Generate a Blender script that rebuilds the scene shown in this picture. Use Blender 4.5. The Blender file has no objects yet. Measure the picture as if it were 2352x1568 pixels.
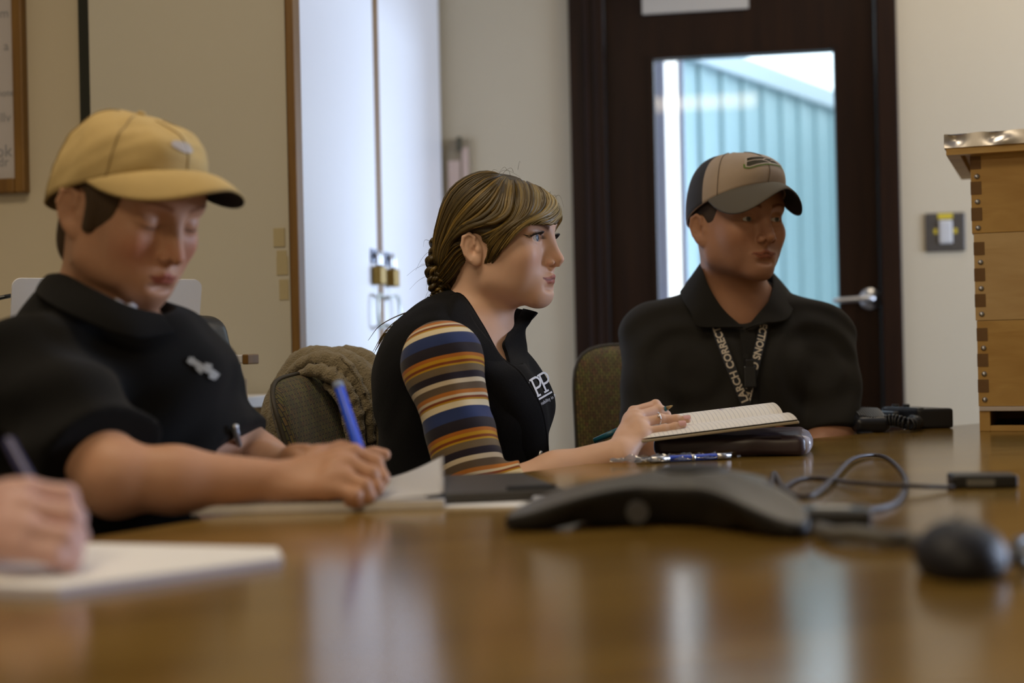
import bpy, bmesh, math, random
import numpy as np
from mathutils import Vector, Matrix
random.seed(7); RNG = np.random.default_rng(7)
S = bpy.context.scene; COL = S.collection

# ------------------------------------------------------------------ camera, light, exposure
CAM = np.array([0.0, 0.0, 0.927]); YAW = math.radians(9.4); ROLL = 0.0220; PITCH = 0.00306; FPX = 3267.0
LOOK = np.array([-math.sin(YAW), math.cos(YAW), 0]); RIGHT = np.array([math.cos(YAW), math.sin(YAW), 0]); UPV = np.array([0, 0, 1.0])
cd = bpy.data.cameras.new('camera'); cam = bpy.data.objects.new('camera', cd); COL.objects.link(cam)
cd.sensor_width = 36.0; cd.lens = 50.0; cd.clip_start = 0.05
cam.matrix_world = (Matrix.Translation(CAM) @ Matrix.Rotation(YAW, 4, 'Z') @ Matrix.Rotation(math.pi / 2 + PITCH, 4, 'X')
                    @ Matrix.Rotation(-math.asin(ROLL), 4, 'Z'))
cd.dof.use_dof = True; cd.dof.focus_distance = 2.46; cd.dof.aperture_fstop = 2.0; cd.dof.aperture_blades = 7
S.camera = cam
vs = S.view_settings; vs.view_transform = 'Standard'; vs.look = 'None'; vs.gamma = 1.0; vs.exposure = 0.15; vs.use_curve_mapping = False
S.cycles.use_denoising = True; S.cycles.max_bounces = 8; S.cycles.sample_clamp_indirect = 6.0
w = bpy.data.worlds.new('world'); S.world = w; w.use_nodes = True
wb = w.node_tree.nodes['Background']; wb.inputs[0].default_value = (0.55, 0.68, 1.0, 1); wb.inputs[1].default_value = 0.25

def area_light(name, loc, target, size, size_y, energy, color, spread=180):
    ld = bpy.data.lights.new(name, 'AREA'); ld.shape = 'RECTANGLE'; ld.size = size; ld.size_y = size_y
    ld.energy = energy; ld.color = color; ld.spread = math.radians(spread)
    o = bpy.data.objects.new(name, ld); COL.objects.link(o); o.location = loc
    o.rotation_euler = (Vector(target) - Vector(loc)).to_track_quat('-Z', 'Y').to_euler()
    return o
XR = 3.0            # right wall with the window
YB = 4.50           # back wall with the door
YF = -2.6           # wall behind the camera
area_light('daylight_window', (XR + 0.12, 3.45, 1.38), (0, 3.0, 1.10), 1.3, 1.1, 105, (0.66, 0.76, 1.0))
area_light('corridor_daylight', (3.0, 6.8, 1.40), (-0.96, 3.4, 1.15), 2.6, 1.0, 72, (0.62, 0.75, 1.0), 80)
area_light('ceiling_lamp_light', (-1.0, 1.5, 2.64), (-1.0, 1.5, 0), 1.2, 0.6, 14.5, (1.0, 0.82, 0.58))
area_light('ceiling_lamp_light', (0.9, 3.75, 2.64), (0.9, 3.9, 0), 1.2, 0.6, 7.5, (1.0, 0.80, 0.52))
area_light('ceiling_lamp_light', (-0.5, -1.2, 2.64), (-0.5, -1.2, 0), 1.2, 0.6, 31, (1.0, 0.80, 0.52))
area_light('corridor_wall_fill', (2.3, 7.2, 0.75), (0.0, 7.2, 0.7), 2.6, 1.0, 22, (0.72, 0.92, 1.0))  # added low fill, no real lamp, brightens the lower corridor wall

# ------------------------------------------------------------------ pixel of the 2352x1568 photo -> world point
def ray(px, py):
    dx = (px - 1176) / FPX; dy = (784 - py) / FPX
    return LOOK + RIGHT * (dx + dy * ROLL) + UPV * (dy - dx * ROLL + PITCH)
def U(px, py, d): return CAM + ray(px, py) * d
def UY(px, py, y): r = ray(px, py); return CAM + r * (y / r[1])
def UX(px, py, x): r = ray(px, py); return CAM + r * (x / r[0])
def UZ(px, py, z): r = ray(px, py); return CAM + r * ((z - CAM[2]) / r[2])
def LD(x, y, z=0.0): return RIGHT * x + LOOK * y + UPV * z      # direction given as right, away, up of the viewer

# ------------------------------------------------------------------ objects
def link(o, parent=None, kind=None, label=None, cat=None, group=None):
    COL.objects.link(o)
    if parent is not None:
        o.parent = parent; o.matrix_parent_inverse = Matrix.Identity(4)
        o.location = o.location - abs_loc(parent)
    if kind: o['kind'] = kind
    if label: o['label'] = label
    if cat: o['category'] = cat
    if group: o['group'] = group
    return o
def abs_loc(o):
    v = o.location.copy()
    while o.parent: o = o.parent; v += o.location
    return v
def thing(name, loc, label, cat, group=None):
    o = bpy.data.objects.new(name, None); o.empty_display_size = 0.05; o.location = Vector(loc)
    return link(o, None, None, label, cat, group)
def mesh_obj(name, V, F, mat, parent=None, smooth=True, mats=None, fmat=None, col=None, **kw):
    """V in world coordinates; the object's origin is the base of its bounding box"""
    V = np.asarray(V, float); lo = V.min(0); hi = V.max(0); org = np.array([(lo[0]+hi[0])/2, (lo[1]+hi[1])/2, lo[2]])
    me = bpy.data.meshes.new(name)
    if isinstance(F, np.ndarray):
        n = len(F); k = F.shape[1]
        me.vertices.add(len(V)); me.vertices.foreach_set('co', (V - org).astype(np.float32).ravel())
        me.loops.add(n * k); me.loops.foreach_set('vertex_index', F.astype(np.int32).ravel())
        me.polygons.add(n); me.polygons.foreach_set('loop_start', np.arange(n, dtype=np.int32) * k)
        me.update(calc_edges=True); me.validate()
    else:
        me.from_pydata((V - org).tolist(), [], [list(map(int, f)) for f in F])
    for m in (mats or [mat]): me.materials.append(m)
    if fmat is not None: me.polygons.foreach_set('material_index', np.asarray(fmat, np.int32))
    me.polygons.foreach_set('use_smooth', [smooth] * len(me.polygons))
    if col is not None:
        a = me.color_attributes.new('col', 'FLOAT_COLOR', 'POINT')
        c = np.ones((len(V), 4), np.float32); c[:, :3] = col; a.data.foreach_set('color', c.ravel())
    me.update()
    o = bpy.data.objects.new(name, me); o.location = Vector(org)
    return link(o, parent, **kw)

class MB:
    """collects shapes (world coordinates) that become ONE mesh object"""
    def __init__(s): s.v = []; s.f = []; s.fm = []; s.n = 0
    def add(s, V, F, mi=0):
        V = np.asarray(V, float).reshape(-1, 3); s.v.append(V)
        for f in F: s.f.append([int(i) + s.n for i in f]); s.fm.append(mi)
        s.n += len(V); return s
    def box(s, lo, hi, bevel=0.0, M=None, mi=0, seg=2):
        bm = bmesh.new(); bmesh.ops.create_cube(bm, size=1.0)
        lo = np.array(lo, float); hi = np.array(hi, float)
        for v in bm.verts: v.co = Vector((lo + hi) / 2 + np.array(v.co) * (hi - lo))
        if bevel > 0: bmesh.ops.bevel(bm, geom=bm.edges[:], offset=bevel, segments=seg, profile=0.5, affect='EDGES')
        return s.bm(bm, M, mi)
    def bm(s, bm, M=None, mi=0):
        bm.verts.ensure_lookup_table(); bm.verts.index_update()
        V = np.array([v.co[:] for v in bm.verts]); F = [[v.index for v in f.verts] for f in bm.faces]; bm.free()
        if M is not None: V = V @ np.array(M)[:3, :3].T + np.array(M)[:3, 3]
        return s.add(V, F, mi)
    def tube(s, P, R, n=8, mi=0, flat=1.0, cap=True):
        V, F = tube(P, R, n, flat, cap); return s.add(V, F, mi)
    def lathe(s, prof, n=24, M=None, mi=0):
        V = []; F = []
        for (r, z) in prof:
            for i in range(n): a = 2*math.pi*i/n; V.append((r*math.cos(a), r*math.sin(a), z))
        for j in range(len(prof)-1):
            for i in range(n): F.append((j*n+i, j*n+(i+1) % n, (j+1)*n+(i+1) % n, (j+1)*n+i))
        F.append(tuple(range(n))[::-1]); F.append(tuple((len(prof)-1)*n+i for i in range(n)))
        V = np.array(V)
        if M is not None: V = V @ np.array(M)[:3, :3].T + np.array(M)[:3, 3]
        return s.add(V, F, mi)
    def prism(s, poly, z0, z1, M=None, mi=0):
        n = len(poly); V = [(x, y, z0) for x, y in poly] + [(x, y, z1) for x, y in poly]
        F = [tuple(range(n))[::-1], tuple(range(n, 2*n))] + [(i, (i+1) % n, n+(i+1) % n, n+i) for i in range(n)]
        V = np.array(V, float)
        if M is not None: V = V @ np.array(M)[:3, :3].T + np.array(M)[:3, 3]
        return s.add(V, F, mi)
    def build(s, name, mat, parent=None, smooth=False, mats=None, **kw):
        o = mesh_obj(name, np.vstack(s.v), s.f, mat, parent, smooth, mats, s.fm if mats else None, **kw)
        return o
def tube(P, R, n=8, flat=1.0, cap=True):
    P = np.asarray(P, float); m = len(P); R = np.full(m, R) if np.isscalar(R) else np.asarray(R, float)
    T = np.gradient(P, axis=0); T /= np.linalg.norm(T, axis=1)[:, None] + 1e-12
    a = np.array([0, 0, 1.0]) if abs(T[0][2]) < 0.9 else np.array([1.0, 0, 0])
    N = np.cross(T[0], a); N /= np.linalg.norm(N); V = []
    for i in range(m):
        N = N - T[i] * N.dot(T[i]); N /= np.linalg.norm(N) + 1e-12; B = np.cross(T[i], N)
        for j in range(n):
            t = 2*math.pi*j/n; V.append(P[i] + R[i]*(math.cos(t)*N + flat*math.sin(t)*B))
    F = [(i*n+j, i*n+(j+1) % n, (i+1)*n+(j+1) % n, (i+1)*n+j) for i in range(m-1) for j in range(n)]
    if cap: F += [tuple(range(n))[::-1], tuple((m-1)*n+j for j in range(n))]
    return np.array(V), F
def spline(P, n):
    """Catmull-Rom through P"""
    P = np.asarray(P, float); m = len(P)
    if m == 2: t = np.linspace(0, 1, n)[:, None]; return P[0]*(1-t) + P[1]*t
    E = np.vstack([2*P[0]-P[1], P, 2*P[-1]-P[-2]]); out = []
    for t in np.linspace(0, m-1-1e-9, n):
        i = int(t); u = t-i; a, b, c, d = E[i:i+4]
        out.append(0.5*((2*b)+(-a+c)*u+(2*a-5*b+4*c-d)*u*u+(-a+3*b-3*c+d)*u**3))
    return np.array(out)
def basis(o, x, y, z):
    M = Matrix.Identity(4)
    for i, a in enumerate((x, y, z)):
        a = np.array(a, float); 
        for j in range(3): M[j][i] = a[j]
    for j in range(3): M[j][3] = o[j]
    return M
def rotz(o, deg):
    return Matrix.Translation(Vector(o)) @ Matrix.Rotation(math.radians(deg), 4, 'Z')
def nrm(v): v = np.asarray(v, float); return v/np.linalg.norm(v)
def text_mesh(body, size, spacing=1.0, bold=0.0):
    cu = bpy.data.curves.new('t', 'FONT'); cu.body = body; cu.size = size; cu.space_character = spacing; cu.offset = bold; cu.resolution_u = 3
    ob = bpy.data.objects.new('t', cu); COL.objects.link(ob); bpy.context.view_layer.update()
    dg = bpy.context.evaluated_depsgraph_get(); me = ob.evaluated_get(dg).to_mesh()
    V = np.array([v.co[:] for v in me.vertices]).reshape(-1, 3); F = [list(p.vertices) for p in me.polygons]
    bpy.data.objects.remove(ob); bpy.data.curves.remove(cu)
    return V, F

# ------------------------------------------------------------------ materials
def mat(name, color=(.5, .5, .5), rough=0.5, metal=0.0, spec=0.5, noise=0.0, nscale=8.0, bump=0.0, bscale=200.0, coat=0.0, attr=False, sss=0.0, color2=None, sheen=0.0, bdist=0.002):
    m = bpy.data.materials.new(name); m.use_nodes = True; nt = m.node_tree; b = nt.nodes['Principled BSDF']
    b.inputs['Base Color'].default_value = (*color, 1); b.inputs['Roughness'].default_value = rough; b.inputs['Metallic'].default_value = metal
    b.inputs['Specular IOR Level'].default_value = spec; b.inputs['Coat Weight'].default_value = coat; b.inputs['Sheen Weight'].default_value = sheen
    if sss: b.inputs['Subsurface Weight'].default_value = sss; b.inputs['Subsurface Radius'].default_value = (0.012, 0.005, 0.003); b.inputs['Subsurface Scale'].default_value = 0.6
    tc = nt.nodes.new('ShaderNodeTexCoord'); src = None
    if noise or color2:
        n = nt.nodes.new('ShaderNodeTexNoise'); n.inputs['Scale'].default_value = nscale; n.inputs['Detail'].default_value = 5
        nt.links.new(tc.outputs['Object'], n.inputs['Vector'])
        r = nt.nodes.new('ShaderNodeMix'); r.data_type = 'RGBA'
        c2 = color2 or tuple(max(0, c*(1-noise)) for c in color); c1 = color if color2 else tuple(min(1, c*(1+noise)) for c in color)
        r.inputs[6].default_value = (*c1, 1); r.inputs[7].default_value = (*c2, 1)
        nt.links.new(n.outputs['Fac'], r.inputs[0]); src = r.outputs[2]
    if attr:
        a = nt.nodes.new('ShaderNodeAttribute'); a.attribute_name = 'col'
        x = nt.nodes.new('ShaderNodeMix'); x.data_type = 'RGBA'; x.blend_type = 'MULTIPLY'; x.inputs[0].default_value = 1
        if src: nt.links.new(src, x.inputs[6])
        else: x.inputs[6].default_value = (*color, 1)
        nt.links.new(a.outputs['Color'], x.inputs[7]); src = x.outputs[2]
    if src: nt.links.new(src, b.inputs['Base Color'])
    if bump:
        n = nt.nodes.new('ShaderNodeTexNoise'); n.inputs['Scale'].default_value = bscale; n.inputs['Detail'].default_value = 3
        nt.links.new(tc.outputs['Object'], n.inputs['Vector'])
        bp = nt.nodes.new('ShaderNodeBump'); bp.inputs['Strength'].default_value = bump; bp.inputs['Distance'].default_value = bdist
        nt.links.new(n.outputs['Fac'], bp.inputs['Height']); nt.links.new(bp.outputs['Normal'], b.inputs['Normal'])
    return m
def emit(name, color, strength):
    m = bpy.data.materials.new(name); m.use_nodes = True; nt = m.node_tree; b = nt.nodes['Principled BSDF']
    b.inputs['Base Color'].default_value = (*color, 1); b.inputs['Emission Color'].default_value = (*color, 1); b.inputs['Emission Strength'].default_value = strength
    return m
def wood(name, c1, c2, scale=3.0, axis=0, rough=0.45, coat=0.0, stretch=12.0, rot=0.0, spec=0.5, dist=2.0):
    """grain runs along the given axis of the object's own coordinates"""
    m = mat(name, c1, rough, coat=coat, spec=spec); nt = m.node_tree; b = nt.nodes['Principled BSDF']
    tc = nt.nodes.new('ShaderNodeTexCoord'); mp = nt.nodes.new('ShaderNodeMapping'); mp.inputs['Rotation'].default_value = (0, 0, rot)
    sc = [scale*stretch]*3; sc[axis] = scale; 
    m2 = nt.nodes.new('ShaderNodeMapping'); m2.inputs['Scale'].default_value = sc
    nt.links.new(tc.outputs['Object'], mp.inputs['Vector']); nt.links.new(mp.outputs['Vector'], m2.inputs['Vector'])
    n = nt.nodes.new('ShaderNodeTexNoise'); n.inputs['Scale'].default_value = 1.0; n.inputs['Detail'].default_value = 6; n.inputs['Distortion'].default_value = dist*0.3
    nt.links.new(m2.outputs['Vector'], n.inputs['Vector'])
    r = nt.nodes.new('ShaderNodeValToRGB'); r.color_ramp.elements[0].position = 0.3; r.color_ramp.elements[1].position = 0.7
    r.color_ramp.elements[0].color = (*c1, 1); r.color_ramp.elements[1].color = (*c2, 1)
    nt.links.new(n.outputs['Fac'], r.inputs['Fac']); nt.links.new(r.outputs['Color'], b.inputs['Base Color'])
    return m
def glass(name, tint=(1, 1, 1), gloss=0.08):
    m = bpy.data.materials.new(name); m.use_nodes = True; nt = m.node_tree; nt.nodes.clear()
    o = nt.nodes.new('ShaderNodeOutputMaterial'); t = nt.nodes.new('ShaderNodeBsdfTransparent'); g = nt.nodes.new('ShaderNodeBsdfGlossy'); x = nt.nodes.new('ShaderNodeMixShader')
    t.inputs[0].default_value = (*tint, 1); g.inputs['Roughness'].default_value = 0.03; x.inputs[0].default_value = gloss
    nt.links.new(t.outputs[0], x.inputs[1]); nt.links.new(g.outputs[0], x.inputs[2]); nt.links.new(x.outputs[0], o.inputs[0])
    return m
def weave(name, cols, sx, sz, gap=(0.012, 0.01, 0.006), rough=0.85):
    """woven upholstery: short vertical dashes in several colours with dark gaps, in the object's x/z"""
    m = mat(name, cols[0], rough, sheen=0.2); nt = m.node_tree; b = nt.nodes['Principled BSDF']
    tc = nt.nodes.new('ShaderNodeTexCoord'); sp = nt.nodes.new('ShaderNodeSeparateXYZ'); cb = nt.nodes.new('ShaderNodeCombineXYZ')
    nt.links.new(tc.outputs['UV'], sp.inputs[0]); nt.links.new(sp.outputs['Y'], cb.inputs['X']); nt.links.new(sp.outputs['X'], cb.inputs['Y'])
    br = nt.nodes.new('ShaderNodeTexBrick'); br.inputs['Scale'].default_value = 1.0; br.inputs['Brick Width'].default_value = sz; br.inputs['Row Height'].default_value = sx
    br.inputs['Mortar Size'].default_value = sx*0.16; br.inputs['Mortar Smooth'].default_value = 0.3; br.offset = 0.5
    br.inputs['Color1'].default_value = (*cols[0], 1); br.inputs['Color2'].default_value = (*cols[1], 1); br.inputs['Mortar'].default_value = (*gap, 1)
    nt.links.new(cb.outputs[0], br.inputs['Vector'])
    wv = nt.nodes.new('ShaderNodeTexVoronoi'); wv.inputs['Scale'].default_value = 1.0/(sx*1.5)
    nt.links.new(tc.outputs['UV'], wv.inputs['Vector'])
    hs = nt.nodes.new('ShaderNodeHueSaturation'); ma = nt.nodes.new('ShaderNodeMapRange'); ma.inputs['To Min'].default_value = 0.44; ma.inputs['To Max'].default_value = 0.55
    nt.links.new(wv.outputs['Color'], ma.inputs['Value']); nt.links.new(ma.outputs[0], hs.inputs['Hue']); nt.links.new(br.outputs['Color'], hs.inputs['Color'])
    nt.links.new(hs.outputs[0], b.inputs['Base Color'])
    bp = nt.nodes.new('ShaderNodeBump'); bp.inputs['Strength'].default_value = 0.5; bp.inputs['Distance'].default_value = 0.002; bp.invert = True
    nt.links.new(br.outputs['Fac'], bp.inputs['Height']); nt.links.new(bp.outputs['Normal'], b.inputs['Normal'])
    return m
def ramp_attr(name, stops, rough=0.85, period=None):
    """constant colour bands along the vertex attribute 'band' (red channel of col)"""
    m = mat(name, (1, 1, 1), rough, bump=0.25, bscale=900, sheen=0.15, spec=0.2); nt = m.node_tree; b = nt.nodes['Principled BSDF']
    a = nt.nodes.new('ShaderNodeAttribute'); a.attribute_name = 'col'; sp = nt.nodes.new('ShaderNodeSeparateColor'); nt.links.new(a.outputs['Color'], sp.inputs[0])
    r = nt.nodes.new('ShaderNodeValToRGB'); r.color_ramp.interpolation = 'CONSTANT'; e = r.color_ramp.elements
    fr = nt.nodes.new('ShaderNodeMath'); fr.operation = 'FRACT'; nt.links.new(sp.outputs[0], fr.inputs[0]); nt.links.new(fr.outputs[0], r.inputs['Fac'])
    tot = sum(s[0] for s in stops); p = 0; first = True
    for wd, c in stops:
        if first: e[0].position = 0; e[0].color = (*c, 1); e.remove(e[1]); first = False
        else: q = e.new(p/tot); q.color = (*c, 1)
        p += wd
    nt.links.new(r.outputs['Color'], b.inputs['Base Color'])
    return m

# ------------------------------------------------------------------ implicit surfaces (numpy) for bodies and cloth
def smin(a, b, k):
    if k <= 0: return np.minimum(a, b)
    h = np.maximum(k - np.abs(a - b), 0)/k
    return np.minimum(a, b) - h*h*k*0.25
class Frame:
    def __init__(s, o, yaw, pitch=0.0, roll=0.0, sc=1.0):
        """yaw: degrees turned from viewer's right towards the viewer; pitch: degrees nodding down"""
        a, t, r = map(math.radians, (yaw, pitch, roll))
        f = LD(math.cos(a)*math.cos(t), -math.sin(a)*math.cos(t), -math.sin(t)); l = LD(math.sin(a), math.cos(a), 0); u = np.cross(f, l)
        l, u = l*math.cos(r)+u*math.sin(r), u*math.cos(r)-l*math.sin(r)
        s.R = np.column_stack([f, l, u]); s.o = np.asarray(o, float); s.sc = sc
    def p(s, x, y, z): return s.o + s.R @ (np.array([x, y, z])*s.sc)
    def pts(s, A): return s.o + (np.asarray(A)*s.sc) @ s.R.T
    def inv(s, P): return ((np.asarray(P)-s.o) @ s.R)/s.sc
class SDF:
    def __init__(s): s.ops = []; s.disp = None; s.dmax = 0.0
    def _a(s, t, f, c, R, k): s.ops.append((t, f, np.asarray(c, float), R, k)); return s
    def ell(s, c, r, k=0.0, R=None, t='u'):
        c = np.asarray(c, float); r = np.asarray(r, float); R = np.eye(3) if R is None else R
        def f(P):
            q = (P-c) @ R; a = q/r; k0 = np.sqrt((a*a).sum(1)); k1 = np.sqrt(((a/r)**2).sum(1))
            return np.where(k0 < 1e-6, -r.min(), k0*(k0-1)/np.maximum(k1, 1e-9))
        return s._a(t, f, c, float(r.max()), k)
    def cone(s, a, b, ra, rb, k=0.0, t='u'):
        a = np.asarray(a, float); b = np.asarray(b, float); ba = b-a; l2 = ba.dot(ba); rr = ra-rb; a2 = l2-rr*rr; il = 1/l2
        if a2 <= 0: c = a if ra > rb else b; return s.ell(c, (max(ra, rb),)*3, k, None, t)
        def f(P):
            pa = P-a; y = pa @ ba; z = y-l2; q = pa*l2-np.outer(y, ba); x2 = (q*q).sum(1); y2 = y*y*l2; z2 = z*z*l2; kk = np.sign(rr)*rr*rr*x2
            d = (np.sqrt(x2*a2*il)+y*rr)*il-ra
            m1 = np.sign(z)*a2*z2 > kk; d1 = np.sqrt(x2+z2)*il-rb
            m2 = np.sign(y)*a2*y2 < kk; d2 = np.sqrt(x2+y2)*il-ra
            return np.where(m1, d1, np.where(m2, d2, d))
        return s._a(t, f, (a+b)/2, math.sqrt(l2)/2+max(ra, rb), k)
    def chain(s, pts, rad, k=0.01):
        for i in range(len(pts)-1): s.cone(pts[i], pts[i+1], rad[i], rad[i+1], k)
        return s
    def box(s, c, h, R, rnd=0.0, k=0.0, t='u'):
        c = np.asarray(c, float); h = np.asarray(h, float)-rnd
        def f(P):
            q = np.abs((P-c) @ R)-h; return np.sqrt((np.maximum(q, 0)**2).sum(1))+np.minimum(q.max(1), 0)-rnd
        return s._a(t, f, c, float(np.linalg.norm(h)+rnd), k)
    def cut(s, o, n, k=0.004):
        """remove everything on the side n points to"""
        o = np.asarray(o, float); n = nrm(n)
        def f(P): return -((P-o) @ n)
        return s._a('s', f, o, 1e9, k)
    def cutin(s, o, n, c, R, k=0.004):
        """half-space cut that only acts within a ball"""
        o = np.asarray(o, float); n = nrm(n); c = np.asarray(c, float)
        def f(P): return np.maximum(-((P-o) @ n), np.linalg.norm(P-c, axis=1)-R)
        return s._a('s', f, c, R, k)
    def ev(s, P, ops=None, disp=True):
        d = np.full(len(P), 1.0)
        for t, f, c, R, k in (s.ops if ops is None else ops):
            v = f(P)
            if t == 'u': d = smin(d, v, k)
            else: d = -smin(-d, v, k)
        if s.disp is not None and disp: d = d + s.disp(P)
        return d
    def mesh(s, h, B=16):
        un = [o for o in s.ops if o[0] == 'u']
        lo = np.min([o[2]-o[3] for o in un], 0)-3*h-s.dmax; hi = np.max([o[2]+o[3] for o in un], 0)+3*h+s.dmax
        nb = np.ceil((hi-lo)/(h*B)).astype(int); bs = h*B; hd = bs*0.5*math.sqrt(3)
        N = nb*B+4
        g = np.stack(np.meshgrid(*[np.arange(n) for n in nb], indexing='ij'), -1).reshape(-1, 3)
        cen = lo+(g+0.5)*bs
        near = np.zeros(len(g), bool)
        for o in un: near |= np.linalg.norm(cen-o[2], axis=1)-o[3] < hd+0.02
        g = g[near]; cen = cen[near]
        d = s.ev(cen, disp=False); keep = np.abs(d) < hd*1.9+s.dmax+0.01; g = g[keep]; cen = cen[keep]
        ax = np.arange(B+1); I, J, K = np.meshgrid(ax, ax, ax, indexing='ij'); loc = np.stack([I, J, K], -1).reshape(-1, 3)
        ids = []; pos = []; quads = []
        def cid(a): return a[..., 0]+1+(N[0])*((a[..., 1]+1)+(N[1])*(a[..., 2]+1))
        E = [((0,0,0),(1,0,0)),((0,1,0),(1,1,0)),((0,0,1),(1,0,1)),((0,1,1),(1,1,1)),((0,0,0),(0,1,0)),((1,0,0),(1,1,0)),((0,0,1),(0,1,1)),((1,0,1),(1,1,1)),((0,0,0),(0,0,1)),((1,0,0),(1,0,1)),((0,1,0),(0,1,1)),((1,1,0),(1,1,1))]
        for b in range(len(g)):
            ops = [o for o in s.ops if o[3] > 1e8 or np.linalg.norm(cen[b]-o[2])-o[3] < hd+o[4]+0.025]
            if not ops: continue
            base = g[b]*B; P = lo+(base+loc)*h
            V = s.ev(P, ops).reshape(B+1, B+1, B+1)
            sg = V < 0
            if sg.all() or not sg.any(): continue
            cs = sum(sg[i:B+i, j:B+j, k:B+k].astype(np.int8) for i in (0, 1) for j in (0, 1) for k in (0, 1))
            act = np.argwhere((cs > 0) & (cs < 8))
            if len(act):
                acc = np.zeros((len(act), 3)); cnt = np.zeros(len(act)); cv = {}
                for i in (0, 1):
                    for j in (0, 1):
                        for k in (0, 1): cv[(i, j, k)] = V[act[:, 0]+i, act[:, 1]+j, act[:, 2]+k]
                for p, q in E:
                    a = cv[p]; c = cv[q]; m = (a < 0) != (c < 0); t = np.where(m, a/np.where(m, a-c, 1), 0)
                    x = np.array(p)[None]+(np.array(q)-np.array(p))[None]*t[:, None]; acc += x*m[:, None]; cnt += m
                x = acc/cnt[:, None]
                # one Newton step with the cell's trilinear gradient
                X, Y, Z = x[:, 0], x[:, 1], x[:, 2]
                def tri(f): return sum(cv[(i, j, k)]*f(i, j, k) for i in (0, 1) for j in (0, 1) for k in (0, 1))
                wx = lambda i: X if i else 1-X
                wy = lambda j: Y if j else 1-Y
                wz = lambda k: Z if k else 1-Z
                v0 = tri(lambda i, j, k: wx(i)*wy(j)*wz(k))
                G = np.stack([tri(lambda i, j, k: (1 if i else -1)*wy(j)*wz(k)), tri(lambda i, j, k: wx(i)*(1 if j else -1)*wz(k)), tri(lambda i, j, k: wx(i)*wy(j)*(1 if k else -1))], -1)
                st = -v0[:, None]*G/np.maximum((G*G).sum(1), 1e-12)[:, None]; x = np.clip(x+np.clip(st, -.4, .4), -0.2, 1.2)
                ids.append(cid(act+base)); pos.append(lo+(act+base+x)*h)
            for axn in range(3):
                o = [0, 0, 0]; o[axn] = 1
                A = sg[:B, :B, :B]; C = sg[o[0]:B+o[0], o[1]:B+o[1], o[2]:B+o[2]]
                e = np.argwhere(A != C)
                if not len(e): continue
                fl = A[e[:, 0], e[:, 1], e[:, 2]]; e = e+base
                u, v = [(1, 2), (2, 0), (0, 1)][axn]
                du = np.zeros(3, int); du[u] = 1; dv = np.zeros(3, int); dv[v] = 1
                q = np.stack([cid(e-du-dv), cid(e-dv), cid(e), cid(e-du)], -1)
                q[~fl] = q[~fl][:, ::-1]; quads.append(q)
        ids = np.concatenate(ids); pos = np.vstack(pos); q = np.vstack(quads)
        od = np.argsort(ids); sid = ids[od]; ix = np.searchsorted(sid, q); ix = np.minimum(ix, len(sid)-1)
        ok = (sid[ix] == q).all(1)
        return pos[od], ix[ok].astype(np.int32)
    def hit(s, PX, off=0.0, d0=1.0, d1=4.0, disp=False):
        """first surface point (offset outwards) seen through the given photo pixels; nearest approach when the ray misses"""
        D = np.array([ray(*p) for p in PX]); n = len(D); t = np.full(n, d0); best = np.full(n, 9.0); bt = t.copy(); L = np.linalg.norm(D, axis=1)
        for _ in range(70):
            d = s.ev(CAM+D*t[:, None], disp=disp)-off; m = (d < best-1e-5); best = np.where(m, d, best); bt = np.where(m, t, bt)
            t = np.where((best > 0.0006) & (t < d1), t+np.maximum(d, 0.0008)*0.8/L, t)
        return CAM+D*bt[:, None]
    def push(s, P, off, it=4):
        """move points onto the surface offset"""
        P = np.array(P, float); e = 0.001
        for _ in range(it):
            d = s.ev(P, disp=False)-off; G = np.stack([s.ev(P+e*np.eye(3)[i], disp=False)-off-d for i in range(3)], -1)/e
            P = P-d[:, None]*G/np.maximum((G*G).sum(1), .2)[:, None]
        return P
def smoothm(V, F, it=1, lam=0.5):
    E = np.vstack([F[:, [0, 1]], F[:, [1, 2]], F[:, [2, 3]], F[:, [3, 0]]])
    for _ in range(it):
        a = np.zeros_like(V); c = np.zeros(len(V))
        for i, j in ((0, 1), (1, 0)):
            for x in range(3): a[:, x] += np.bincount(E[:, i], V[E[:, j], x], len(V))
            c += np.bincount(E[:, i], minlength=len(V))
        V = V+(a/np.maximum(c, 1)[:, None]-V)*lam
    return V
def keep_biggest(V, F, n=1):
    """drop stray specks: keep the n largest connected pieces"""
    lab = np.arange(len(V))
    E = np.vstack([F[:, [0, 1]], F[:, [1, 2]], F[:, [2, 3]]])
    while True:
        m = np.minimum(lab[E[:, 0]], lab[E[:, 1]]); new = lab.copy(); np.minimum.at(new, E[:, 0], m); np.minimum.at(new, E[:, 1], m); new = new[new]
        new = new[new]
        if (new == lab).all(): break
        lab = new
    u, c = np.unique(lab, return_counts=True); top = u[np.argsort(-c)[:n]]; ok = np.isin(lab, top)
    idx = np.cumsum(ok)-1; F = F[ok[F].all(1)]
    return V[ok], idx[F].astype(np.int32)
def sdf_obj(name, sdf, h, m, parent, smooth_it=1, colf=None, n=1, **kw):
    V, F = sdf.mesh(h); V, F = keep_biggest(V, F, n)
    if smooth_it: V = smoothm(V, F, smooth_it)
    return mesh_obj(name, V, F, m, parent, True, col=colf(V) if colf else None, **kw)
def waves(P, seed, scale, amp):
    r = np.random.default_rng(seed); d = np.zeros(len(P))
    for i in range(5):
        k = r.normal(size=3); k *= scale*(0.6+0.8*r.random())/np.linalg.norm(k); d += np.sin(P @ k+r.random()*6.28+1.5*np.sin(P @ (k[[1, 2, 0]]*0.7)+i))
    return amp*d/2.2
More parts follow.
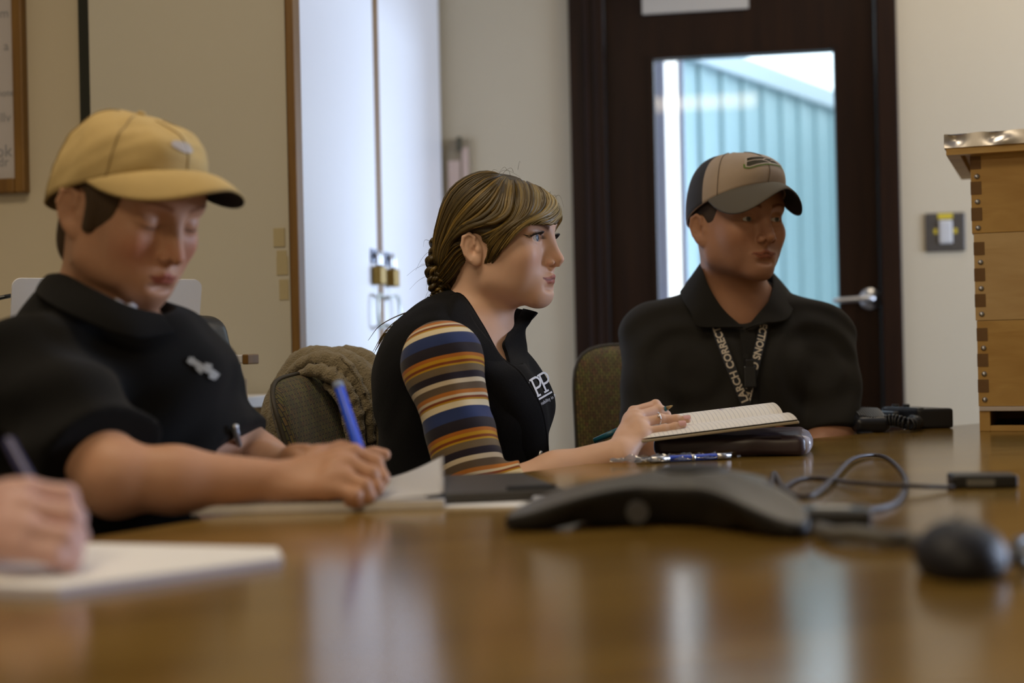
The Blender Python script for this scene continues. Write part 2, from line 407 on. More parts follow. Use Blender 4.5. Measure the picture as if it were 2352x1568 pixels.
# ------------------------------------------------------------------ the room
M_wall = mat('wall_paint', (.56, .485, .35), .7, noise=.03, nscale=3, bump=.08, bscale=300)
M_panel = mat('panel_paint', (.55, .515, .42), .6, noise=.05, nscale=2.2)
M_ceil = mat('ceiling_paint', (.75, .72, .66), .9)
M_carpet = mat('carpet', (.16, .14, .12), .95, noise=.3, nscale=300)
M_white = mat('white_enamel', (.80, .81, .84), .35, noise=.02, nscale=2)
M_oak = wood('oak_edge', (.15, .068, .008), (.22, .108, .016), 4, 2, .5)
M_door = wood('dark_door_wood', (.012, .0040, .0014), (.021, .0075, .0024), 3, 2, .45, spec=.18)
M_black = mat('black_plastic', (.012, .012, .013), .38)
M_steel = mat('brushed_steel', (.55, .55, .56), .32, 1.0)
M_brass = mat('brass', (.24, .15, .030), .45, .7)
M_paper = mat('paper', (.86, .85, .84), .8)
M_glass = glass('window_glass', (.96, .98, .99), .015)

P1 = UX(692, 800, -0.955); YP = float(P1[1])          # near side panel of the cabinet stands in this plane
XP0 = float(UY(213, 500, YP)[0]); XF = -0.955
YL = YP + 0.05
def wallbox(name, lo, hi, m=M_wall): return MB().box(lo, hi).build(name, m, kind='structure')
wallbox('floor', (-3.3, YF-.2, -.1), (XR+.3, YB+.1, 0), M_carpet)
wallbox('ceiling', (-3.3, YF-.2, 2.7), (XR+.3, YB+.1, 2.8), M_ceil)
wallbox('wall_left', (-3.3, YF, 0), (-3.2, YL+.1, 2.7))
wallbox('wall_alcove', (-3.2, YL, 0), (XP0-.03, YL+.1, 2.7))
wallbox('wall_front', (-3.3, YF-.1, 0), (XR+.2, YF, 2.7))
wl = MB(); y0, y1, z0, z1 = 2.75, 4.15, .80, 1.95
for lo, hi in (((XR, YF, 0), (XR+.2, y0, 2.7)), ((XR, y1, 0), (XR+.2, YB, 2.7)), ((XR, y0, 0), (XR+.2, y1, z0)), ((XR, y0, z1), (XR+.2, y1, 2.7))): wl.box(lo, hi)
wl.build('wall_right', M_wall, kind='structure')
wn = MB().box((XR+.02, y0, z0), (XR+.07, y0+.05, z1)).box((XR+.02, y1-.05, z0), (XR+.07, y1, z1)).box((XR+.02, y0, z0), (XR+.07, y1, z0+.05)).box((XR+.02, y0, z1-.05), (XR+.07, y1, z1)).box((XR+.03, 3.42, z0), (XR+.06, 3.47, z1)).build('window_1', M_white, kind='structure')
MB().box((XR+.042, y0+.05, z0+.05), (XR+.046, y1-.05, z1-.05)).build('window_pane', M_glass, wn)

# back wall with the door opening
XD0 = float(UY(1318, 560, YB)[0]); XD1 = float(UY(2069, 560, YB)[0]); ZD = 2.12
wbk = MB()
wbk.box((-1.6, YB, 0), (XD0, YB+.12, 2.7)).box((XD1, YB, 0), (XR+.2, YB+.12, 2.7)).box((XD0, YB, ZD), (XD1, YB+.12, 2.7))
wbk.build('wall_back', M_wall, kind='structure')
dr = thing('door_1', (0.5*(XD0+XD1), YB, 0), None, None); dr['kind'] = 'structure'
XL0 = float(UY(1396, 560, YB)[0]); XL1 = float(UY(2022, 560, YB)[0])
fr = MB()
for a, b in ((XD0, XL0), (XL1, XD1)):
    fr.box((a, YB-.025, 0), (b, YB+.13, ZD), .004)
fr.box((XD0, YB-.025, ZD-.06), (XD1, YB+.13, ZD), .004)
fr.tube([(XD0+.055, YB-.027, 0), (XD0+.055, YB-.027, ZD-.05)], .008, 8).tube([(XD0+.085, YB-.027, 0), (XD0+.085, YB-.027, ZD-.05)], .006, 8)
fr.build('door_frame', M_door, dr, smooth=False)
XG0 = float(UY(1506, 400, YB)[0]); XG1 = float(UY(1922, 400, YB)[0]); ZG1 = float(UY(1710, 122, YB)[2]); ZG0 = .62
lf = MB()
for lo, hi in (((XL0+.003, YB+.02, .01), (XG0, YB+.065, ZD-.065)), ((XG1, YB+.02, .01), (XL1-.003, YB+.065, ZD-.065)), ((XG0, YB+.02, .01), (XG1, YB+.065, ZG0)), ((XG0, YB+.02, ZG1), (XG1, YB+.065, ZD-.065))): lf.box(lo, hi)
leaf = lf.build('door_leaf', M_door, dr)
bd = MB(); q = .014
for lo, hi in (((XG0-q, YB+.012, ZG0-q), (XG0, YB+.02, ZG1+q)), ((XG1, YB+.012, ZG0-q), (XG1+q, YB+.02, ZG1+q)), ((XG0, YB+.012, ZG1), (XG1, YB+.02, ZG1+q)), ((XG0, YB+.012, ZG0-q), (XG1, YB+.02, ZG0))): bd.box(lo, hi)
bd.build('glazing_bead', M_door, leaf)
MB().box((XG0, YB+.04, ZG0), (XG1, YB+.046, ZG1)).build('glass_pane', M_glass, dr)
h0 = UY(1998, 686, YB+.02); hm = MB()
hm.lathe([(.0, -.0), (.034, 0), (.034, .008), (.030, .013), (.012, .014), (.011, .05), (.0, .05)], 28, basis(h0, (1, 0, 0), (0, 0, 1), (0, -1, 0)))
hm.tube(spline([h0+(0, -.045, 0), h0+(-.02, -.052, 0), h0+(-.06, -.050, -.002), h0+(-.115, -.046, -.004)], 14), np.linspace(.011, .008, 14), 12)
hm.build('door_handle', M_steel, dr, smooth=True)
s0 = UY(1476, 34, YB+.02); s1 = UY(1720, 18, YB+.02)
MB().box((s0[0], YB+.008, s0[2]-.0), (s1[0], YB+.02, s0[2]+.16)).build('door_sign', mat('sign_card', (.50, .47, .42), .6), None,
    label='pale paper sign fixed to the brown door above its window', cat='sign')

# what shows through the door: a corridor with pale teal wall boards
q1 = U(1670, 125, 6.8); q2 = U(1915, 215, 7.95); ZC = float(q1[2]); dv = nrm((q2-q1)*np.array([1, 1, 0])); nv = np.array([dv[1], -dv[0], 0])
if nv.dot(CAM-q1) < 0: nv = -nv
b0 = np.array([q1[0], q1[1], 0])
M_teal = mat('teal_board', (.28, .41, .44), .45, noise=.12, nscale=1.2)
bw = MB(); Mx = basis(b0, dv, nv, (0, 0, 1))
bw.box((-1.6, -.06, 0), (4.2, 0, ZC), 0, Mx)
for i in range(24):
    x = -1.5+i*.235; bw.box((x, 0, 0), (x+.035, .018, ZC), .006, Mx)
bw.build('wall_corridor', M_teal, kind='structure')
MB().box((-1.6, 0.002, ZC-.10), (4.2, .05, ZC), .004, Mx).build('trim_1', mat('trim_blue', (.42, .50, .55), .5), kind='structure')
cp = MB().box((-.4, YB+.15, ZC+.02), (5.4, 11.5, ZC+.1)).build('ceiling_corridor', M_ceil, kind='structure')
MB().box((-.4, YB+.12, -.1), (5.4, 11.5, 0)).build('floor_corridor', mat('corridor_floor', (.55, .60, .62), .5), kind='structure')
lt = U(1850, 130, 6.6)
MB().box((lt[0]-.75, lt[1]-1.0, ZC-.005), (lt[0]+1.6, lt[1]+2.2, ZC+.025)).build('overhead_glow', emit('added_glow', (.86, .95, 1.0), 1.9), None,
    label='added glowing panel for the blown-out white beyond the door window', cat='glow panel')  # glowing panel added to give the blown-out white overhead
e0 = U(1531, 400, 5.3); e1 = U(1561, 400, 5.3); e00 = U(1496, 400, 5.3)
wj = MB().box((e00[0], e0[1], 0), (e0[0], e0[1]+.06, ZC)).box((e1[0], e0[1]+.02, 0), (e1[0]+.02, e0[1]+.06, ZC)).build('window_2', mat('jamb_reflection_tint', (.55, .56, .78), .5), kind='structure')  # blue-lavender reflection is put into the colour of the white jamb
MB().box((e0[0], e0[1]+.02, 0.02), (e1[0], e0[1]+.03, ZC-.02)).build('window_pane', emit('daylit_pane', (.95, .99, 1.0), 1.5), wj)

# ------------------------------------------------------------------ tall cupboard with padlocked white doors
cb = thing('cupboard', ((XP0+XF)/2, (YP+YB)/2, 0), 'tall built-in cupboard with beige side and white oak-edged doors left of the woman', 'cupboard')
MB().box((XP0, YP, 0), (XF-.022, YB-.02, 2.45)).build('side_panel', M_panel, cb, label='beige painted side')
xe = float(UY(665, 300, YP)[0])
MB().box((xe, YP-.018, 0), (XF+.004, YP+.03, 2.45), .004).build('face_frame', M_oak, cb, label='oak corner post')
ym0 = float(UX(865, 500, XF)[1]); ym1 = float(UX(877, 500, XF)[1]); ye = float(UX(1017, 500, XF)[1])
for k, (a, b) in enumerate(((YP+.032, ym0), (ym1, min(ye, YB-.03)))):
    d = MB().box((XF-.022, a, .06), (XF, b, 2.4), .002).build('door', M_white, cb, label='white cupboard door')
    o0, o1 = ((ym0, (ym0+ym1)/2-.003) if k == 0 else ((ym0+ym1)/2+.003, ym1))
    MB().box((XF-.022, o0, .06), (XF+.001, o1, 2.4)).build('edge_strip', M_oak, d, label='oak edge')
    hy = ym0-.045 if k == 0 else ym1+.055
    hz = [float(UX(868, t, XF)[2]) for t in (682, 748)]
    hd = MB(); c = (hy)
    e = ym0-.012 if k == 0 else ym1+.012; f = hy-.03 if k == 0 else hy+.03
    hd.tube(spline([(XF, e, hz[0]-.004), (XF+.016, e, hz[0]), (XF+.02, f, hz[0]), (XF+.02, f, hz[1]), (XF+.016, e, hz[1]), (XF, e, hz[1]+.004)], 30), .0045, 8)
    hd.build('handle', mat('pale_metal', (.55, .60, .58), .35, .6), d, smooth=True)
    z = float(UX(868, 590, XF)[2]); y_ = (ym0-.04) if k == 0 else (ym1+.05)
    hs = MB().box((XF, y_-.035, z-.018), (XF+.004, y_+.035, z+.018), .002).tube([(XF+.004, y_, z), (XF+.02, y_, z)], .006, 8)
    hs.build('hasp', mat('zinc_hasp', (.22, .24, .30), .4, .8), d, smooth=False)
    pl = thing('padlock', (XF+.012, y_, z-.075), ('brass padlock hanging on the left cupboard door', 'brass padlock hanging on the right cupboard door')[k], 'padlock', 'padlocks on the cupboard')
    MB().box((XF+.003, y_-.028, z-.075), (XF+.027, y_+.028, z-.028), .004).build('lock_body', M_brass, pl)
    sh = [(XF+.015, y_+.016*s, z-.028+t) for s, t in ((-1, 0), (-1, .02), (-.8, .032), (0, .038), (.8, .032), (1, .02), (1, 0))]
    MB().tube(spline(sh, 22), .0045, 8).build('shackle', M_steel, pl, smooth=True)
MB().box((XP0-.03, YP+.01, 0), (XP0-.002, YL+.04, 2.7)).build('gap_shade_strip', mat('gap_shade_paint', (.012, .013, .006), .8), kind='structure')  # dark strip painted in place of the shadow between cupboard and wall
tp = MB()
for (x, y, w_, h_) in ((645, 545, .016, .02), (650, 588, .014, .012), (652, 610, .016, .02), (655, 665, .013, .022)):
    p = UY(x, y, YP); tp.box((p[0]-w_, YP-.0012-.0004*x/645-.0002*(y % 7), p[2]-h_), (p[0]+w_*.6, YP, p[2]+h_))
tp.build('tape_remnant', mat('old_tape', (.46, .38, .21), .6), cb, label='yellowed tape marks')

# ------------------------------------------------------------------ whiteboard, clip rack, switch on the walls
p = UY(70, 443, YL); pi = UY(45, 411, YL)
wbx = thing('whiteboard', (p[0]-.6, YL, p[2]), 'oak-framed whiteboard on the far left wall above the cap', 'whiteboard')
MB().box((p[0]-1.3, YL-.012, p[2]+.01), (pi[0]+.005, YL, 2.3)).build('board', mat('whiteboard_face', (.50, .46, .45), .45), wbx)
fm = MB().box((pi[0], YL-.026, p[2]), (p[0], YL, 2.35), .004).box((p[0]-1.32, YL-.026, p[2]), (pi[0]-.0005, YL, pi[2]), .004).box((p[0]-1.32, YL-.026, p[2]), (p[0]-1.29, YL, 2.35), .004)
fm.build('frame', M_oak, wbx)
M_ink = mat('marker_ink', (.25, .25, .27), .6)
for (x, y, t, sz) in ((9, 30, 'm', .03), (14, 110, 'a', .03), (20, 215, 'notes', .022), (12, 270, 'llv', .03), (5, 350, 'ok', .04), (8, 372, 'dr', .03)):
    V, F = text_mesh(t, sz); c = UY(x, y, YL-.0125); V = V-V.mean(0)
    MB().add(np.column_stack([c[0]+V[:, 0], np.full(len(V), YL-.0128), c[2]+V[:, 1]]), F).build('handwriting', M_ink, wbx)

r0 = UY(1029, 322, YB); r1 = UY(1086, 322, YB)
rk = thing('clipboard', (r0[0]+.03, YB, 1.1), 'thin papers on a wall clip in the shadowed corner beside the cupboard', 'clipboard')
MB().box((r0[0], YB-.02, 1.05), (r1[0], YB-.001, r0[2]), .004).build('backing', mat('clip_backing', (.33, .27, .18), .6), rk)
MB().box((r0[0]+.004, YB-.026, 1.06), (r0[0]+.042, YB-.021, r0[2]-.07)).box((r0[0]+.05, YB-.026, 1.06), (r0[0]+.070, YB-.021, r0[2]-.03)).build('sheet', mat('pink_sheet', (.62, .47, .40), .8), rk)
MB().box((r0[0]+.034, YB-.034, r0[2]-.04), (r0[0]+.05, YB-.02, r0[2]+.005), .003).build('clip', mat('dark_clip', (.08, .07, .04), .5), rk)

sw = UY(2171, 533, YB); ks = thing('wall_switch', (sw[0], YB, sw[2]), 'grey square switch plate with white insert beside the door', 'switch')
MB().box((sw[0]-.059, YB-.008, sw[2]-.059), (sw[0]+.059, YB, sw[2]+.059), .004).build('plate', mat('grey_plate', (.09, .08, .07), .4, .3), ks)
iw = MB().box((sw[0]-.02, YB-.014, sw[2]-.036), (sw[0]+.02, YB-.007, sw[2]+.036), .004)
for i in range(5): iw.box((sw[0]-.012, YB-.016, sw[2]-.03+i*.013), (sw[0]+.012, YB-.013, sw[2]-.024+i*.013))
iw.build('insert', mat('white_insert', (.6, .6, .6), .5), ks)
M_yel = mat('yellow_mark', (.65, .5, .03), .5)
for x0, x1, z0, z1 in ((-.022, .022, .04, .056), (-.034, -.024, -.005, .01), (.024, .034, -.005, .01)): MB().box((sw[0]+x0, YB-.0095, sw[2]+z0), (sw[0]+x1, YB-.007, sw[2]+z1)).build('marking', M_yel, ks, label='yellow mark')

# ceiling lamps (above the frame)
for k, (x, y) in enumerate(((-1.0, 1.5), (.9, 3.75), (-.5, -1.2))):
    cl = thing('ceiling_lamp', (x, y, 2.65), ('ceiling lamp above the middle of the table', 'ceiling lamp above the door end of the room', 'ceiling lamp behind the viewer')[k], 'ceiling lamp', 'ceiling lamps of the meeting room')
    MB().box((x-.62, y-.32, 2.66), (x+.62, y+.32, 2.70), .005).build('housing', M_white, cl)

# ------------------------------------------------------------------ low sideboard behind the first person, with laptop and tray
M_lam = mat('white_laminate', (.72, .72, .74), .35)
M_maple = wood('maple', (.42, .27, .10), (.50, .34, .14), 3, 0, .5)
SBZ = .835; sx1 = float(U(556, 920, 2.86)[0])
sb = thing('sideboard', (-1.9, YL-.3, 0), 'low sideboard against the wall behind the person in the tan cap', 'sideboard')
MB().box((-2.9, YL-.52, 0), (sx1-.02, YP-.022, SBZ-.025)).build('carcass', M_maple, sb)
MB().box((-2.92, YL-.54, SBZ-.025), (sx1, YP-.020, SBZ), .003).build('top', M_lam, sb)
LPD = 2.66; a = U(27, 643, 2.56); b = U(462, 636, 2.76)
lp = thing('laptop', ((a[0]+b[0])/2, (a[1]+b[1])/2, SBZ), 'open silver laptop behind the person in the tan cap', 'laptop')
M_alu = mat('silver_lid', (.80, .81, .86), .35)
ex = nrm((b-a)*np.array([1, 1, 0])); ey = np.cross([0, 0, 1], ex); wd = np.linalg.norm((b-a)[:2])
ztop = (a[2]+b[2])/2; tilt = math.radians(14); lh = (ztop-SBZ-.02)/math.cos(tilt)
lidz = nrm(np.array([0, 0, 1])*math.cos(tilt)-ey*math.sin(tilt)); base = (a+b)/2-lidz*lh
Ml = basis(base, ex, np.cross(lidz, ex), lidz)
def rrect(x0, x1, y0, y1, r, n=6):
    P = []
    for cx, cy, s in ((x1-r, y1-r, 0), (x0+r, y1-r, 90), (x0+r, y0+r, 180), (x1-r, y0+r, 270)):
        for i in range(n+1): t = math.radians(s+90*i/n); P.append((cx+r*math.cos(t), cy+r*math.sin(t)))
    return P
def plate(mb, o, ex, ey, poly, t, mi=0): return mb.prism(poly, 0, t, basis(o, ex, ey, np.cross(ex, ey)), mi)
lid = plate(MB(), base, ex, lidz, rrect(-wd/2, wd/2, 0, lh, .016), .006).build('lid', M_alu, lp)
plate(MB(), base+np.cross(ex, lidz)*-.0005, ex, lidz, rrect(-wd/2+.01, wd/2-.01, .01, lh-.01, .008), .0004).build('screen', mat('screen_black', (.02, .02, .025), .2), lp)
lg = U(377, 690, LPD-.01); n_ = np.cross(ex, lidz); lc = base+lidz*(lg-base).dot(lidz)+ex*(lg-base).dot(ex)+n_*.0062
plate(MB(), lc, ex, lidz, [(.014*math.cos(t)*(1-.15*math.cos(2*t)), .017*math.sin(t)) for t in np.linspace(0, 2*math.pi, 24, endpoint=False)], .0008).build('lid_emblem', mat('pale_emblem', (.85, .95, .97), .3), lid, label='pale round emblem')
plate(MB(), base-lidz*.0-ey*0+np.array([0, 0, -.012])+ey*.0, ex, ey, rrect(-wd/2, wd/2, 0.004, .24, .012), .014).build('keyboard_base', M_alu, lp)
# wooden letter box with white tray lid
bx = U(545, 870, 2.80); bw_ = .072
tb = thing('letter_box', (bx[0]-bw_/2, bx[1], SBZ), 'small wooden box with white lid on the sideboard edge', 'box')
zt = float(U(540, 815, 2.78)[2]); x1 = float(UY(548, 870, bx[1]-.1)[0]); x2 = float(UY(570, 818, bx[1]-.105)[0])
MB().box((x1-bw_, bx[1]-.1, SBZ), (x1, bx[1]-.05, zt-.045), .003).build('body', M_maple, tb)
MB().box((x1-bw_+.005, bx[1]-.095, zt-.045), (x1-.012, bx[1]-.055, zt-.018)).build('slot', M_black, tb)
MB().box((x1-bw_-.01, bx[1]-.105, zt-.016), (x2-.012, bx[1]-.045, zt), .002).build('lid', M_lam, tb)
MB().box((x2-.012, bx[1]-.105, zt-.018), (x2, bx[1]-.045, zt+.001), .002).build('edge_strip', M_oak, tb)
# small dark desk device whose blue shine is put into the face colour
dp = U(468, 810, 2.60); dv_ = thing('desk_telephone', (dp[0], dp[1], SBZ), 'dark rounded desk device with a painted blue shine beside the laptop', 'telephone')
bm = bmesh.new(); bmesh.ops.create_cube(bm, size=1.0)
for v in bm.verts: v.co = Vector((v.co.x*.085, v.co.y*.10, v.co.z*.16))
bmesh.ops.bevel(bm, geom=bm.edges[:], offset=.03, segments=5, profile=.5, affect='EDGES')
MB().bm(bm, basis((dp[0], dp[1], SBZ+.080), (math.cos(.3), -math.sin(.3), 0), (math.sin(.3), math.cos(.3), 0), (-.2, 0, 1))).build('shell', M_black, dv_, smooth=True)
plate(MB(), np.array([dp[0]+.026, dp[1]-.048, SBZ+.065]), nrm(np.array([.55, .25, 0])), nrm(np.array([-.2, 0, 1])), rrect(-.006, .018, 0, .07, .006), .003).build('glossy_face', mat('blue_shine_paint', (.30, .42, .80), .1), dv_)
# cord at the left end of the sideboard
MB().tube(spline([U(-60, 700, 2.6), U(0, 684, 2.6), U(30, 678, 2.62)], 14), .004, 8).build('cord', M_black, lp)
# ------------------------------------------------------------------ conference table
TZ = .74
Bp = np.array([0.076, 2.178]); tdir = np.array([.645, .764]); tdir /= np.linalg.norm(tdir); ndir = np.array([tdir[1], -tdir[0]])
def TL(s, n, z=TZ):                       # along the table, across it from the far edge
    q = Bp+tdir*s+ndir*n; return CAM*np.array([1, 1, 0])+RIGHT*q[0]+LOOK*q[1]+np.array([0, 0, z])
RA = 5.198; SM = .0
edge = []
for s in np.linspace(-1.9, 1.85, 40): edge.append((s, RA-math.sqrt(RA*RA-(s-SM)**2)))
e2 = [(s, 1.52-n) for s, n in edge[::-1]]
poly = edge+e2
tb_ = thing('conference_table', TL(0, .75, 0), 'long boat-shaped wooden conference table with a glossy top', 'table')
tw = wood('table_walnut', (.15, .084, .015), (.26, .155, .034), 1.6, 0, .17, coat=.0, stretch=9, spec=.5, rot=-YAW-math.radians(18))
def slab(name, poly, z0, z1, m, parent, bev=.004):
    bm = bmesh.new(); vs_ = [bm.verts.new(TL(s, n, z0)) for s, n in poly]; f = bm.faces.new(vs_)
    r = bmesh.ops.extrude_face_region(bm, geom=[f]); 
    for g in r['geom']:
        if isinstance(g, bmesh.types.BMVert): g.co.z = z1
    bmesh.ops.recalc_face_normals(bm, faces=bm.faces)
    return MB().bm(bm).build(name, m, parent)
slab('tabletop', poly, TZ-.035, TZ, tw, tb_)
for s in (-.9, .95):
    c = TL(s, .76, 0); MB().box((-.28, -.09, .03), (.28, .09, TZ-.035), .01, rotz(c, 45)).box((-.34, -.2, 0), (.34, .2, .04), .01, rotz(c, 45)).build('pedestal', M_door, tb_)

def onT(px, py, z=TZ): return UZ(px, py, z)
flat = lambda v: nrm(np.array([v[0], v[1], 0]))

# ------------------------------------------------------------------ beehive on the far end of the table
hb = onT(2245, 990); hyaw = math.degrees(YAW)-21
hR = np.array([math.cos(math.radians(hyaw)), math.sin(math.radians(hyaw)), 0]); hD = np.array([-hR[1], hR[0], 0])
HW, HD_ = .506, .41
M_pine = wood('pine_board', (.44, .24, .055), (.60, .37, .11), 2.2, 0, .55, stretch=14)
M_pine2 = wood('pine_board_pale', (.52, .33, .13), (.64, .44, .20), 2.0, 0, .55, stretch=16)
M_end = wood('pine_end_grain', (.15, .075, .022), (.22, .115, .036), 8, 0, .7, stretch=4, rot=.7)
M_galv = mat('galvanised_sheet', (.62, .60, .60), .28, 1.0, noise=.15, nscale=12)
M_screw = mat('screw_steel', (.35, .34, .33), .35, 1.0)
hd_ = np.linalg.norm((hb-CAM)[:2]); 
def hz(py, px=2243): return float(U(px, py, (hb-CAM).dot(LOOK))[2])
zs = [hz(933), hz(737), hz(537), hz(352)]
def dovetail(name, z0, z1, m, lab, fingers, x0=0.0):
    t = thing(name, hb+hR*(HW/2)+hD*(HD_/2)+np.array([0, 0, z0-TZ]), lab, 'hive box', 'stacked boxes of the beehive')
    b = MB()
    W = basis(hb-np.array([0, 0, TZ]), hR, hD, (0, 0, 1)); b.box((x0, 0, z0), (HW, .019, z1), .001, W)
    b.box((x0, HD_-.019, z0), (HW, HD_, z1), .001, W); b.box((x0, .019, z0), (x0+.019, HD_-.019, z1), 0, W); b.box((HW-.019, .019, z0), (HW, HD_-.019, z1), 0, W)
    o = b.build('box_body', m, t)
    sc = []
    for f in fingers:
        MB().box((x0-.0006, -.0012, f-.0125), (x0+.0195, .003, f+.0125), 0, W).build('finger_joint', M_end, o, label='dark end-grain finger joint'); sc.append(f-.027)
    for zz in sc:
        s = MB().lathe([(0, .0), (.0052, 0), (.0048, .0018), (.003, .003), (0, .0034)], 16, basis(hb+hR*(x0+.012)-hD*.0+np.array([0, 0, zz-TZ]), hR, (0, 0, 1), -hD))
        s.build('screw', M_screw, o, smooth=True)
    return t
def fz(*ys): return [hz(y) for y in ys]
dovetail('hive_box', zs[0], zs[1], M_pine, 'bottom pine box of the beehive stack', fz(768, 827, 886), .003)
dovetail('hive_box', zs[1]+.0008, zs[2], M_pine2, 'middle paler pine box of the beehive stack', fz(571, 631, 690), .001)
dovetail('hive_box', zs[2]+.0008, zs[3]+.02, M_pine, 'top pine box of the beehive just under the metal cover', fz(374, 432, 492), -.002)
cv = thing('hive_cover', hb+hR*(HW/2)+hD*(HD_/2)+np.array([0, 0, zs[3]-TZ]), 'dented galvanised cover on top of the beehive stack', 'hive cover')
W = basis(hb-np.array([0, 0, TZ]), hR, hD, (0, 0, 1)); zc0, zc1, zc2 = zs[3]-.004, hz(337, 2200), hz(311, 2200)
rim = MB()
for lo, hi in (((-.045, -.03, zc0), (HW+.045, -.008, zc1)), ((-.045, HD_+.008, zc0), (HW+.045, HD_+.03, zc1)), ((-.045, -.008, zc0), (-.02, HD_+.008, zc1)), ((HW+.02, -.008, zc0), (HW+.045, HD_+.008, zc1))): rim.box(lo, hi, 0, W)
rim.box((-.02, -.008, zs[3]+.021), (HW+.02, HD_+.008, zc1), 0, W)
rim.build('wooden_rim', M_pine, cv)
# dented sheet: gridded front skirt and flat top
bm = bmesh.new(); nx, nz = 70, 8; g = []
for j in range(nz+1):
    r_ = []
    for i in range(nx+1):
        x = -.048+(HW+.096)*i/nx; z = zc1-.004+(zc2-zc1+.004)*j/nz
        y = -.033
        for (dx, dz, s, a) in ((.012, .6, .012, .006), (.085, .55, .012, .005), (.1, .3, .02, -.004), (.2, .5, .03, .004), (.30, .5, .015, .005)):
            y += a*math.exp(-((x-dx+.04)/s)**2-((j/nz-dz)/.4)**2)
        r_.append(bm.verts.new(W @ Vector((x, y, z+ .0012*math.sin(x*90)*(j == nz)))))
    g.append(r_)
for j in range(nz):
    for i in range(nx): bm.faces.new((g[j][i], g[j][i+1], g[j+1][i+1], g[j+1][i]))
mb = MB().bm(bm); mb.box((-.048, -.032, zc2-.002), (HW+.048, HD_+.033, zc2), 0, W).box((-.0485, -.032, zc1-.004), (-.047, HD_+.033, zc2), 0, W).box((HW+.047, -.032, zc1-.004), (HW+.0485, HD_+.033, zc2), 0, W).box((-.048, HD_+.032, zc1-.004), (HW+.048, HD_+.0335, zc2), 0, W)
mb.build('metal_sheet', M_galv, cv, smooth=True)
bb = thing('bottom_board', hb+hR*(HW/2)+hD*(HD_/2), 'slatted wooden bottom board under the beehive boxes', 'hive base')
g_ = MB()
g_.box((.004, 0, TZ), (.024, HD_, zs[0]-.009), .001, W).box((HW-.02, 0, TZ), (HW, HD_, zs[0]-.009), .001, W).box((.024, 0.0, TZ), (HW-.02, .02, TZ+.011), .001, W).box((.024, HD_-.02, TZ), (HW-.02, HD_, zs[0]-.009), 0, W)
g_.build('frame', M_pine, bb)
MB().box((.004, -.004, zs[0]-.009), (HW, HD_, zs[0]-.0005), .001, W).build('floor_sheet', mat('pale_strip', (.60, .52, .46), .5), bb)
MB().box((.024, .025, TZ), (HW-.02, HD_-.02, TZ+.003), 0, W).build('inner_floor', M_black, bb)

# ------------------------------------------------------------------ radio and its speaker microphone
rp = onT(2195, 982); M_rub = mat('radio_black', (.013, .014, .018), .35)
ra = thing('two_way_radio', rp-hR*.05, 'black two-way radio lying on the table left of the beehive', 'radio')
q = UZ(2108, 985, TZ); ax = flat(onT(2195, 983)-q); wid = np.linalg.norm(onT(2195, 983)-q)*.97; bk = np.array([-ax[1], ax[0], 0]); bk = flat(bk-ax*.45); 
Mr = basis(q, ax, bk, (0, 0, 1))
MB().box((0, 0, .0), (wid, .115, .041), .006, Mr, seg=3).build('radio_body', M_rub, ra, smooth=False)
MB().box((.004, .004, .0395), (.016, .10, .0425), .001, Mr).build('side_grip', mat('radio_gloss', (.03, .035, .045), .12), ra)
MB().box((-.012, .055, .002), (.004, .11, .034), .004, Mr).tube([tuple(Mr @ Vector((-.004, .11, .02))), tuple(Mr @ Vector((-.01, .16, .02)))], .006, 10).build('belt_clip', M_rub, ra)
for x in (.022, .045): MB().lathe([(0, 0), (.006, 0), (.006, .006), (0, .006)], 14, Mr @ Matrix.Translation((x, .10, .041))).build('knob', M_rub, ra, smooth=True)
mp = onT(1995, 985); mc = thing('speaker_microphone', mp, 'black shoulder microphone with ribbed grille beside the radio', 'microphone')
s = SDF(); a1 = flat(LOOK*.9+RIGHT*.3); a2 = np.array([-a1[1], a1[0], 0])
Rm = np.column_stack([flat(RIGHT), flat(LOOK), [0, 0, 1]])
c0 = U(1993, 962, 2.84); c0[2] = TZ+.023
tiltm = math.radians(14); Rm = np.column_stack([RIGHT*math.cos(tiltm*.3)-UPV*math.sin(tiltm*.3), LOOK*math.cos(tiltm)+UPV*math.sin(tiltm), np.cross(RIGHT, LOOK*math.cos(tiltm)+UPV*math.sin(tiltm))])
s.box(c0, (.034, .042, .016), Rm, .012); s.cone(c0+RIGHT*-.02-UPV*.006, c0-UPV*.012+RIGHT*.035, .016, .010, .01)
s.ell(c0-RIGHT*.034+UPV*.004, (.006, .01, .006), .005)
sdf_obj('microphone_shell', s, .0022, M_rub, mc)
gr = MB(); Mg = basis(c0, Rm[:, 0], Rm[:, 1], Rm[:, 2])
for i in range(11):
    x = -.024+i*.0048; gr.box((x, -.034+.02*abs(i-5)/5*.4, .0150), (x+.0026, .034, .0178), .0006, Mg)
gr.build('grille', mat('grille_grey', (.10, .11, .13), .4), mc)
pc = []; st = U(2016, 968, 2.82); en = U(2096, 962, 2.90); st[2] = TZ+.02; en[2] = TZ+.017
mid = U(2090, 975, 2.79); mid[2] = TZ+.016
path = spline([st, (st+mid)/2+np.array([0, 0, .006]), mid, (mid+en)/2+RIGHT*.012, en], 400)
T = np.gradient(path, axis=0); T /= np.linalg.norm(T, axis=1)[:, None]; N = np.cross(T, UPV); N /= np.linalg.norm(N, axis=1)[:, None]; Bn = np.cross(T, N)
ph = np.linspace(0, 2*math.pi*20, 400)[:, None]
MB().tube(path+.0098*(np.cos(ph)*N+np.sin(ph)*Bn), .0028, 6).build('coiled_cord', M_rub, mc, smooth=True)

